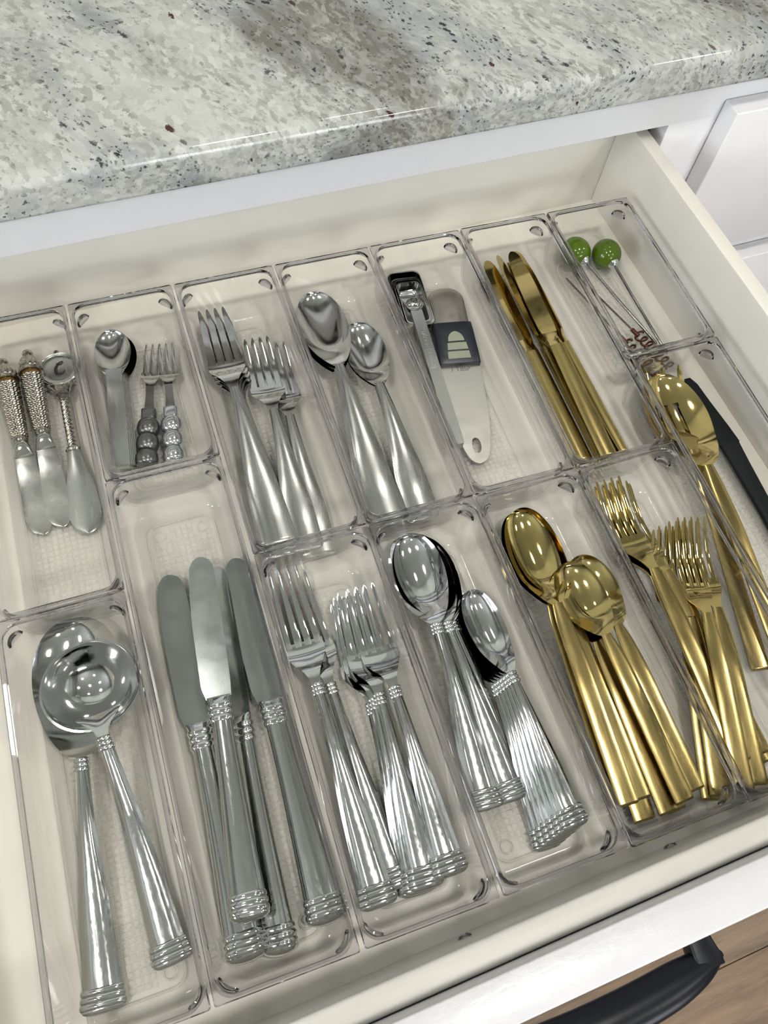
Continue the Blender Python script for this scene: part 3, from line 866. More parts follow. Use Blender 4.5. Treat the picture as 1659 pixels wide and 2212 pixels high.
def gold_knife():
    name = 'gold_knife'; root = empty(name); L = 212
    handle_part(root, 1.5, 108, [(1.5, 6.4), (60, 6.2), (108, 5.6)], [(0, 8.0), (108, 8.0)], [(1.5, 6.5), (108, 6.0)], 1.4, 'gold_satin', pw=2.4)
    V, F = strip_vf([(0.0, 5.4, 7.0, -.8, 4.8, 0, 2.4), (0.5, 6.1, 7.6, -1.2, 5.8, 0, 2.4), (1.5, 6.4, 8.0, -1.4, 6.5, 0, 2.4)])
    mesh_obj('tail_end', V, F, 'gold_satin', root, sharp=60)
    V, F = strip_vf([(108, 5.6, 8.0, -1.4, 6.0, 0, 2.4), (112, 5.0, 7.4, -1, 4.6), (117, 5.2, 6.6, -.3, 2.6, .4), (122, 6.4, 6.2, 0, 1.8, .2)])
    mesh_obj('bolster', V, F, 'gold_polished', root, sharp=50)
    st = []
    for s in cos_space(121.5, L, 30):
        f = (s - 121.5) / (L - 121.5)
        rnd = math.sqrt(max(0.0, 1 - (max(0, f - .90) / .10) ** 2))
        up = interp([(0, 6.4), (.1, 7.6), (.5, 7.6), (.8, 6.4), (1, 4.4)])(f) * rnd + .1
        lo = -interp([(0, 6.0), (.1, 6.6), (.6, 6.8), (.85, 5.6), (1, 4.4)])(f) * rnd - .1
        st.append((s, max(.2, (up - lo) / 2), 6.2, 0, 1.7, (up + lo) / 2))
    V, F = strip_vf(st); mesh_obj('blade', V, F, 'gold_polished', root, sharp=40)
    TYPES[name] = (root, L, 5.0, 5.8)
gold_knife()

# --- satin steel set with flared handles
def flared_handle(root, s1, wt, wn, arch):
    ck = [(0, 3.0), (20, 3.6), (s1 * .5, 3.6 + arch * .6), (s1 * .85, 3.6 + arch), (s1, 3.6 + arch * .95)]
    wk = [(4, wt * .97), (30, wt * .90), (s1 * .55, wt * .60), (s1 * .85, wn * 1.25), (s1, wn)]
    handle_part(root, 4, s1, wk, ck, [(4, 2.4), (s1, 3.0)], lambda s: 1.7, 'steel_satin', pw=2.2)
    rounded_end(root, 4.1, 4.0, wt * .97, 3.1, 2.4, 1.7, 'steel_satin', pw=2.2)
    return interp(ck)

def satin_fork(name, L, s1, s_slot, wt, wh, arch):
    root = empty(name); cf0 = flared_handle(root, s1, wt, 3.4, arch); ch = cf0(s1)
    cf = interp([(s1, ch), (s1 + (s_slot - s1) * .45, ch * .80), (s_slot - 3, 4.0), (s_slot + (L - s_slot) * .3, 3.2), (L, 9.0)])
    fork_head(root, s1, s_slot, L, 3.4, wh, 4, cf, 2.0, 'steel_polished', gap=1.4, taper=.50, tipw=.9)
    TYPES[name] = (root, L, 1.8, 8.5)
satin_fork('satin_dinner_fork', 206, 126, 156, 13.0, 13.6, 10)
satin_fork('satin_salad_fork', 182, 112, 137, 12.5, 12.8, 9)

def satin_spoon(name, L, s1, wt, W, depth, p, arch):
    root = empty(name); cf = flared_handle(root, s1, wt, 3.4, arch)
    bowl_part(root, L, s1, W, 3.4, depth, p, cf(s1), 'steel_polished')
    TYPES[name] = (root, L, 1.8, depth + 2.5)
satin_spoon('satin_table_spoon', 206, 130, 13.0, 19.2, 8.5, .90, 11)
satin_spoon('satin_tea_spoon', 176, 113, 12.0, 16.5, 7.5, .90, 10)

# --- toddler pieces
def toddler_spoon():
    name = 'toddler_spoon'; root = empty(name); L = 120
    ck = [(0, 2.2), (50, 5.0), (72, 8.5), (82, 9.5)]
    handle_part(root, 1.5, 82, [(1.5, 6.6), (40, 6.4), (82, 6.0)], ck, [(1.5, 1.8), (82, 2.0)], .15, 'steel_satin', pw=6)
    V, F = strip_vf([(0, 5.6, 2.0, 0, 1.4), (.5, 6.3, 2.1, 0, 1.7), (1.5, 6.6, 2.2, -.15, 1.8)])
    mesh_obj('tail_end', V, F, 'steel_satin', root, sharp=60)
    bowl_part(root, L, 77, 13.6, 6.0, 6.5, .96, 9.2, 'steel_polished', kst=.74)
    TYPES[name] = (root, L, 1.2, 9.0)
toddler_spoon()

def bead_fork(name, mat):
    root = empty(name); L = 105
    bl = 12.6
    for k in range(3):
        a = bl * k
        pr = [(a + bl * (1 - math.cos(PI * i / 14)) / 2, 3.6 + 4.2 * math.sin(PI * i / 14) ** .75) for i in range(15)]
        if k == 0: pr = [(0, .4), (.4, 3.0)] + [(max(.9, q[0]), q[1]) for q in pr[2:]]
        V, F = lathe_x_vf(pr, 24, 7.2, .9); mesh_obj('bead', V, F, mat, root, sharp=60)
    V, F = loft_vf([superring(s, w, h, 7.2, 20, 4) for s, w, h in ((37.4, 4.4, 4.2), (39, 5.0, 4.4), (45, 5.2, 4.4), (45.8, 5.0, 4.2), (46, 3, 2))])
    mesh_obj('ferrule', V, F, mat, root, sharp=50)
    V, F = strip_vf([(45, 3.7, 7.8, 0, 1.4), (52, 3.1, 8.0, 0, 1.4), (60, 2.7, 8.6, 0, 1.4), (66, 2.8, 9.4, 0, 1.4)])
    mesh_obj('neck', V, F, 'steel_polished', root)
    cf = interp([(66, 9.4), (71, 8.8), (76, 5.4), (79, 4.0), (88, 4.4), (105, 7.0)])
    fork_head(root, 66, 79, L, 2.8, 7.6, 3, cf, 1.5, 'steel_polished', gap=1.8, taper=.6, tipw=.7)
    TYPES[name] = (root, L, 6.0, 6.8)
bead_fork('gunmetal_bead_fork', 'gunmetal')
bead_fork('silver_bead_fork', 'silver_resin')

# --- cheese spreaders (blade end = tail 0, ornament = tip)
def spreader():
    name = 'beaded_spreader'; root = empty(name); L = 152; zc = 8.0
    st = []
    for s in cos_space(0, 64, 30):
        f = s / 64
        up = interp([(0, .3), (.03, 4.0), (.12, 8.0), (.3, 9.6), (.6, 8.4), (1, 6.6)])(f)
        lo = interp([(0, -.3), (.03, -3.6), (.12, -7.2), (.3, -8.6), (.6, -7.4), (1, -6.6)])(f)
        c = interp([(0, 1.8), (.6, 3.4), (1, 6.8)])(f)
        st.append((s, (up - lo) / 2, c, -.3, 1.6, (up + lo) / 2))
    V, F = strip_vf(st); mesh_obj('blade', V, F, 'silver_blade', root, sharp=45)
    V, F = loft_vf([superring(s, w, h, zc, 20, 3) for s, w, h in ((63, 6.6, 1.2), (66, 6.2, 2.4), (71, 5.2, 3.8), (73, 4.2, 3.6))]); mesh_obj('bolster', V, F, 'steel_polished', root, sharp=50)
    V, F = lathe_x_vf([(72.5, 3.2), (73.5, 4.9), (75.5, 5.6), (77.5, 5.2), (78.5, 4.2)], 22, zc); mesh_obj('collar', V, F, 'antique_silver', root)
    # wound wire handle
    rf = interp([(78, 5.0), (100, 6.2), (127, 7.2)])
    rings = []
    for i in range(145):
        s = 78 + 49 * i / 144; row = i // 6
        ring = []
        for j in range(88):
            a = 2 * PI * j / 88
            bead = abs(math.sin(PI * (i % 6) / 6)) * abs(math.sin(8 * a + (row % 2) * .6)) ** .8
            r = rf(s) - .3 + 1.35 * bead
            ring.append((s * MMS, r * math.cos(a) * MMS, (zc + r * math.sin(a)) * MMS))
        rings.append(ring)
    V, F = loft_vf(rings); mesh_obj('wire_wrap', V, F, 'antique_silver', root, sharp=80)
    V, F = lathe_x_vf([(126.5, 6.8), (127, 7.4), (129, 7.3), (130, 6.2)], 24, zc); mesh_obj('amber_band', V, F, 'amber_resin', root)
    V, F = lathe_x_vf([(129.5, 6.0), (130, 8.4), (131.5, 9.0), (133, 8.2), (133.5, 6.5)], 28, zc); mesh_obj('cap_ring', V, F, 'antique_silver', root)
    V, F = lathe_x_vf([(133, 7.2), (136, 7.8), (140, 7.0), (144, 5.0), (147, 3.2), (147.5, 2.4)], 48, zc, flute=16, famp=.10); mesh_obj('fluted_cap', V, F, 'antique_silver', root, sharp=80)
    V, F = lathe_x_vf([(146.8, 2.6), (147.2, 3.6), (148.8, 4.1), (150.8, 3.4), (152, 1.6), (152.2, .3)], 22, zc); mesh_obj('finial_ball', V, F, 'antique_silver', root)
    TYPES[name] = (root, L, 1.2, 8.0)
spreader()

def monogram_spreader():
    name = 'monogram_spreader'; root = empty(name); L = 156; zc = 5.0
    st = []
    for s in cos_space(0, 66, 30):
        f = s / 66
        w = interp([(0, .4), (.03, 4.5), (.12, 9.0), (.3, 11.0), (.5, 10.0), (.8, 6.2), (1, 4.0)])(f)
        st.append((s, w, interp([(0, 2.2), (.6, 3.4), (1, 6.6)])(f), -.8, 1.7, 0))
    V, F = strip_vf(st); mesh_obj('blade', V, F, 'steel_satin', root, sharp=45)
    V, F = lathe_x_vf([(65, 2.5), (65.3, 4.6), (66.8, 5.4), (68.4, 4.6), (68.7, 2.5)], 24, zc, .75); mesh_obj('ring_collar', V, F, 'antique_silver', root)
    # twisted stem
    rings = []
    for i in range(121):
        s = 68 + 42 * i / 120; tw = i * 0.20
        rings.append([(s * MMS, (2.7 * math.cos(a) * (1 + .26 * math.cos(3 * (a - tw)))) * MMS, (zc + 2.7 * math.sin(a) * (1 + .26 * math.cos(3 * (a - tw)))) * MMS) for a in np.linspace(0, 2 * PI, 24, endpoint=False)])
    V, F = loft_vf(rings); mesh_obj('twisted_stem', V, F, 'antique_silver', root, sharp=70)
    V, F = strip_vf([(109, 3.2, 7.4, -.6, 4), (113, 3.6, 7.4, -.5, 4), (118, 4.6, 7.0, -.5, 3.4), (124, 5.0, 6.6, -.5, 3)]); mesh_obj('leaf_crown', V, F, 'antique_silver', root)
    for sg in (-1, 1):
        V, F = tube_vf([((111 + 4 * i / 3) * MMS if False else (111 + 3.2 * i) * MMS, sg * (3.4 + .35 * i * i) * MMS, 6.0 * MMS) for i in range(5)], [1.1 * MMS, 1.1 * MMS, 1.0 * MMS, .9 * MMS, .8 * MMS], 8); mesh_obj('scroll', V, F, 'antique_silver', root)
        V, F = lathe_x_vf([(122, .2), (122.4, 1.2), (123.8, 1.6), (125.2, 1.2), (125.6, .2)], 12, 6.0)
        V = [(x, yv + sg * 9.2 * MMS, z) for x, yv, z in V]; mesh_obj('scroll_bead', V, F, 'antique_silver', root)
    R = 15.4; cx = 138.5
    rings = [[((cx + r * math.cos(a)) * MMS, r * math.sin(a) * MMS, z * MMS) for a in np.linspace(0, 2 * PI, 48, endpoint=False)]
             for r, z in ((R - 1.5, 3.2), (R, 4.0), (R, 5.6), (R - .6, 6.3), (R - 1.3, 6.0), (R - 1.6, 5.5), (R - 2.2, 6.0), (R - 2.8, 5.6), (R - 6, 5.9), (R - 11, 6.1), (.6, 6.15))]
    V, F = loft_vf(rings); disc = mesh_obj('medallion', V, F, 'steel_satin', root, sharp=50)
    V, F = lathe_x_vf([(153.2, .8), (153.6, 1.7), (155, 2.0), (156.3, 1.3), (156.8, .2)], 14, 5.0); mesh_obj('top_bead', V, F, 'antique_silver', root)
    # script capital C, drawn so it reads upright with the ornament at the top
    pts = [(2.6, 4.0), (2.9, 5.2), (1.6, 6.3), (-.2, 5.2), (-.5, 3.4), (1.0, 2.9), (2.4, 4.0)]
    stroke = [(-1.0, 7.0), (-1.0, 5.6), (0.6, 5.0), (2.6, 5.7), (4.0, 7.0), (3.6, 8.2), (1.4, 7.4), (-1.0, 4.6), (-2.6, 1.0), (-2.8, -2.4), (-1.2, -4.8), (1.6, -4.8), (3.6, -3.4), (4.4, -1.6)]
    sx = interp([(i, p[0]) for i, p in enumerate(stroke)]); sy = interp([(i, p[1]) for i, p in enumerate(stroke)])
    fine = np.linspace(0, len(stroke) - 1, 90)
    rad = [(.38 + .75 * max(0, math.sin(PI * min(1, max(0, (t - 5.5) / 6.0))))) * MMS for t in fine]
    V, F = tube_vf([((cx + sy(t) * .86 - .8) * MMS, -(sx(t) * .86) * MMS, 6.3 * MMS) for t in fine], rad, 8, flat=.35)
    mesh_obj('letter_c', V, F, 'engraving', disc, sharp=70)
    TYPES[name] = (root, L, 1.5, 5.0)
monogram_spreader()

# --- nested measuring spoons: square-ended bowls, the smallest a round one on top
def measuring_spoon(name, L, hw, hb, depth, zb, round_bowl=False, text=None):
    """bowl from L-2*hb to L, hw half width; zb height of the underside"""
    root = empty(name)
    rim = zb + depth; cx = L - hb
    r = min(hw, hb) if round_bowl else min(hw, hb) * .45
    rings = []
    for i, (k, z) in enumerate(((1.0, 0), (.99, .25), (.95, .62), (.86, .88), (.68, 1.0), (.2, 1.0))):
        rings.append([((cx + p[0]) * MMS, p[1] * MMS, (rim - depth * z) * MMS) for p in rrect(hb * k, hw * k, r * k, 0, 5)])
    inner = []
    for k, z in ((.2, .93), (.64, .93), (.80, .82), (.89, .58), (.93, .25), (.955, 0)):
        inner.append([((cx + p[0]) * MMS, p[1] * MMS, (rim - depth * z) * MMS) for p in rrect(hb * k, hw * k, r * k, 0, 5)])
    V, F = loft_vf(rings + inner)
    n = 24
    last = (len(rings) + len(inner) - 1) * n
    F = F[:-2] + [tuple(range(n)) if False else f for f in [] ] + F[-2:]
    V2, F2 = loft_vf(rings + inner, cap=False)
    k = len(rings)
    F2 = [f for q, f in enumerate(F2) if q // n != k - 1]
    F2.append(tuple((k - 1) * n + j for j in range(n))); F2.append(tuple(k * n + j for j in range(n - 1, -1, -1)))
    for j in range(n): F2.append((last + j, last + (j + 1) % n, (j + 1) % n, j))
    mesh_obj('bowl', V2, F2, 'steel_polished', root, sharp=50)
    h0 = L - 2 * hb + .6
    zt = rim
    hwid = 4.6
    V, F = strip_vf([(0, 3.6, zt, 0, 1.2), (.8, 4.4, zt, 0, 1.4), (2.5, hwid, zt, 0, 1.5), (h0 * .6, hwid, zt, 0, 1.5), (h0 - 3, hwid, zt, 0, 1.5), (h0, hwid, zt, 0, 1.5)])
    hd = mesh_obj('handle', V, F, 'steel_satin', root, sharp=45)
    if text:
        text_obj(text, .0058, 'embossed_text', hd, 'embossed_lettering', ((h0 - 39) * MMS, 0, (zt + .05) * MMS), PI, .0003)
    TYPES[name] = (root, L, zt, rim)
    return root

# --- adjustable measuring spoon with a sliding black collar
def sliding_spoon():
    name = 'sliding_measuring_spoon'; root = empty(name); L = 163; zt = 13.0
    # pointed handle with a hang hole
    out = interp([(0, .6), (2, 4.8), (8, 8.6), (20, 11.8), (45, 14.9), (75, 15.8), (100, 15.2), (120, 14)])
    st_s = cos_space(0, 120, 46)
    hx, hr_x, hr_y = 15.5, 6.6, 3.6
    bm = bmesh.new()
    outer = [(s, out(s)) for s in st_s] + [(s, -out(s)) for s in st_s[::-1]]
    hole = [(hx + hr_x * math.cos(a), hr_y * math.sin(a)) for a in np.linspace(0, 2 * PI, 28, endpoint=False)]
    def loop(pts, z):
        vs = [bm.verts.new((p[0] * MMS, p[1] * MMS, z * MMS)) for p in pts]
        return [bm.edges.new((vs[i], vs[(i + 1) % len(vs)])) for i in range(len(vs))], vs
    e1, v1 = loop(outer, zt); e2, v2 = loop(hole, zt)
    bmesh.ops.triangle_fill(bm, use_beauty=True, use_dissolve=False, edges=e1 + e2)
    ret = bmesh.ops.extrude_face_region(bm, geom=list(bm.faces))
    for g in ret['geom']:
        if isinstance(g, bmesh.types.BMVert): g.co.z -= 1.6 * MMS
    me = bpy.data.meshes.new('handle'); bm.to_mesh(me); bm.free()
    hd = finish('handle', me, 'light_satin', root, sharp=30)
    text_obj('1 TBSP', .0056, 'etched_text', hd, 'etched_lettering', (83.5 * MMS, 0, (zt + .03) * MMS), -PI / 2, .0001)
    # trough bowl lying upside down: dome on top
    rings = []
    for f, k, z in ((0, 1, 0), (.1, 1, .35), (.3, .97, .62), (.55, .9, .82), (.8, .72, .95), (1, .4, 1.0)):
        rings.append([((134 + p[0] * k) * MMS, p[1] * k * MMS, (zt - 5 + 9 * z) * MMS) for p in rrect(29, 15.4, 13.0, 0, 6)])
    rings.append([((134 + p[0] * .1) * MMS, p[1] * .1 * MMS, (zt + 4.05) * MMS) for p in rrect(29, 15.4, 13.0, 0, 6)])
    V, F = loft_vf(rings); mesh_obj('bowl', V, F, 'warm_steel', root, sharp=60)
    # slider
    rings = []
    for s, w, h in ((86.5, 16.5, 4.4), (87.2, 17.1, 5.0), (100, 17, 5.6), (116, 16.5, 6.2), (124.3, 16.2, 6.2), (125, 15.8, 5.7)):
        rings.append(superring(s, w, h, zt - .4, 36, 6))
    V, F = loft_vf(rings); sl = mesh_obj('slider', V, F, 'black_plastic', root, sharp=40)
    def slab(s0, s1, w0, w1, z0, z1, dome=False):
        st = []
        for i in range(9):
            f = i / 8; s = s0 + (s1 - s0) * f
            w = w0 + (w1 - w0) * f
            if dome: w = w0 * math.sqrt(max(.02, 1 - f * f))
            st.append((s, w, z0 + (z1 - z0) * f, -.2, 1.2))
        V, F = strip_vf(st); mesh_obj('grip_pad', V, F, 'grip_rubber', sl, sharp=50)
    slab(90.5, 97.0, 9.2, 8.6, zt + 5.15, zt + 5.4); slab(98.6, 105, 8.4, 7.6, zt + 5.45, zt + 5.6); slab(106.6, 115.5, 6.6, 2, zt + 5.65, zt + 5.9, True)
    TYPES[name] = (root, L, zt, zt - 4)
sliding_spoon()

# --- serving pieces
def gold_slotted():
    name = 'gold_slotted_spoon'; root = empty(name); L = 245; s1 = 158
    cf = gold_handle(root, s1, 6.5, 3.8, 16)
    bl = L - s1; W = 25.0; depth = 11.0; t = 1.6; p = .95
    S = cos_space(s1, L, 80); us = list(np.linspace(-1, 1, 61))
    V = []; idx = {}
    def slot(s, yv):
        f = (L - s) / bl
        return any(abs(yv - yc) < 1.7 for yc in (-8.0, 0.0, 8.0)) and .27 < f < (.72 if abs(yv) < 3 else .64)
    top = {}; bot = {}; F = []
    for i, s in enumerate(S):
        tau = (L - s) / bl; w, e = egg(tau, p, W, 3.8)
        rim = depth + t + 1.2 * (1 - tau) ** 3; k = max(0, (tau - .62) / .38)
        rim += (cf(s1) - rim) * k * k * (3 - 2 * k)
        d = depth * e ** 1.25 * (1 - .75 * k * k)
        for j, u in enumerate(us):
            z = rim - d * (1 - u * u)
            yv = u * max(w, .25)
            top[i, j] = len(V); V.append((s * MMS, yv * MMS, z * MMS))
            bot[i, j] = len(V); V.append((s * MMS, yv * MMS, (z - t * (1 - .5 * u ** 6)) * MMS))
    keep = {}
    for i in range(len(S) - 1):
        for j in range(len(us) - 1):
            v = [V[top[i, j]], V[top[i + 1, j + 1]]]
            keep[i, j] = not slot((v[0][0] + v[1][0]) / 2 / MMS, (v[0][1] + v[1][1]) / 2 / MMS)
    for (i, j), kp in keep.items():
        if not kp: continue
        F.append((top[i, j], top[i + 1, j], top[i + 1, j + 1], top[i, j + 1])); F.append((bot[i, j], bot[i, j + 1], bot[i + 1, j + 1], bot[i + 1, j]))
        for di, dj, a, b in ((-1, 0, (i, j), (i, j + 1)), (1, 0, (i + 1, j + 1), (i + 1, j)), (0, -1, (i + 1, j), (i, j)), (0, 1, (i, j + 1), (i + 1, j + 1))):
            if not keep.get((i + di, j + dj), False): F.append((top[a], top[b], bot[b], bot[a]))
    mesh_obj('bowl', V, F, 'gold_polished', root, sharp=50)
    TYPES[name] = (root, L, 3.0, depth + 2.5)
gold_slotted()

def gold_serving_fork():
    name = 'gold_serving_fork'; root = empty(name); L = 245; s1 = 165
    cf0 = gold_handle(root, s1, 6.5, 3.8, 12); ch = cf0(s1)
    cf = interp([(s1, ch), (178, ch * .7), (195, 6), (205, 4.5), (225, 6), (L, 13)])
    fork_head(root, s1, 200, L, 3.8, 22.0, 3, cf, 2.0, 'gold_polished', gap=6.0, taper=.62, tipw=1.2, tip_conv=.98)
    TYPES[name] = (root, L, 3.0, 12.0)
gold_serving_fork()

def black_utensil():
    name = 'black_serving_utensil'; root = empty(name); L = 250
    rings = []
    for s, w, h in ((0, 2, 1), (1.5, 5.5, 2.6), (6, 7.4, 3.4), (60, 7.0, 3.6), (120, 6.2, 3.4), (165, 7.4, 2.6), (185, 8.4, 2.0)):
        rings.append(superring(s, w, h, 5.0 + s * .02, 20, 2.6))
    V, F = loft_vf(rings); mesh_obj('handle', V, F, 'black_utensil', root, sharp=50)
    V, F = strip_vf([(183, 8.4, 10, 0, 3), (200, 8.2, 8, .6, 2.2), (225, 7.6, 4.5, .8, 2), (243, 6, 4, .5, 1.8), (250, 2.5, 4.4, 0, 1.5)])
    mesh_obj('blade', V, F, 'black_utensil', root, sharp=50)
    TYPES[name] = (root, L, 4.0, 4.0)
black_utensil()

# --- cocktail picks
def olive_pick():
    name = 'olive_pick'; root = empty(name); L = 118
    zc = 12.8
    prof = [(92.4 + 25.6 * (1 - math.cos(PI * i / 18)) / 2, 12.2 * math.sin(PI * i / 18) ** .94 + .05) for i in range(19)]
    V, F = lathe_x_vf(prof, 36, zc); mesh_obj('olive', V, F, 'olive_green', root, sharp=80)
    V, F = lathe_x_vf([(89.8, .9), (90.0, 1.8), (90.8, 2.8), (92.4, 4.2), (94.0, 5.4), (94.2, 4)], 20, zc); mesh_obj('cap', V, F, 'silver_resin', root)
    V, F = tube_vf([(0, 0, 1.2 * MMS), (1.5 * MMS, 0, 1.4 * MMS), (60 * MMS, 0, 8.4 * MMS), (91 * MMS, 0, zc * MMS)], [.25 * MMS, 1.1 * MMS, 1.2 * MMS, 1.2 * MMS], 12); mesh_obj('rod', V, F, 'rod_steel', root)
    TYPES[name] = (root, L, 1.0, zc)
olive_pick()

def word_pick(name, phase):
    root = empty(name); L = 122
    # tail = copper script word, tip = plain end of the rod
    pts = []
    for i in range(150):
        t = i / 149.0
        s = 2 + 40 * t + 2.8 * math.sin(t * 2 * PI * 6.5 + phase); yv = 5.6 * math.cos(t * 2 * PI * 6.5 + phase) * (1 - .25 * math.sin(t * 9 + phase)) - 1.0
        pts.append((s * MMS, yv * MMS, 3.0 * MMS))
    V, F = tube_vf(pts, .8 * MMS, 8, flat=1.6); mesh_obj('script_word', V, F, 'copper', root, sharp=70)
    V, F = lathe_x_vf([(40, 1), (40.2, 1.8), (48.5, 1.8), (48.8, 1)], 14, 3.2); mesh_obj('ferrule', V, F, 'copper', root)
    V, F = tube_vf([(48 * MMS, 0, 3.2 * MMS), (80 * MMS, 0, 3 * MMS), (121 * MMS, 0, 2 * MMS), (122 * MMS, 0, 2 * MMS)], [.8 * MMS, .8 * MMS, .8 * MMS, .2 * MMS], 10); mesh_obj('rod', V, F, 'rod_steel', root)
    TYPES[name] = (root, L, 3.0, 2.0)
word_pick('word_pick', .4)

for key, L_, hw_, hb_, dp_, zb_, rb_, tx_ in (
        ('tablespoon_measure', 172, 14.0, 29.0, 16.0, 0.2, False, None),
        ('teaspoon_measure', 163.5, 12.4, 25.0, 14.0, 3.6, False, None),
        ('half_teaspoon_measure', 160.5, 11.0, 23.2, 12.5, 6.6, False, None),
        ('quarter_teaspoon_measure', 156.5, 9.6, 21.2, 11.0, 9.6, False, None),
        ('eighth_teaspoon_measure', 138.5, 6.8, 6.8, 6.0, 16.2, True, '1/8 tsp (0.63ml)')):
    measuring_spoon(key, L_, hw_, hb_, dp_, zb_, rb_, tx_)

# ---------------------------------------------------------------- lay the pieces in the bins
def pose(root, L, za, zt, tail, tip, roll):
    T = Vector(tail); P = Vector(tip)
    up = Vector((0, 0, 1))
    A = T - up * (za * MMS); B = P - up * (zt * MMS)
    ax = (B - A); sc = ax.length / (L * MMS); ax.normalize()
    ay = up.cross(ax).normalized(); az = ax.cross(ay)
    R = Matrix((ax, ay, az)).transposed().to_4x4() @ Matrix.Rotation(math.radians(roll), 4, 'X')
    root.matrix_world = Matrix.Translation(A) @ R @ Matrix.Scale(sc, 4)

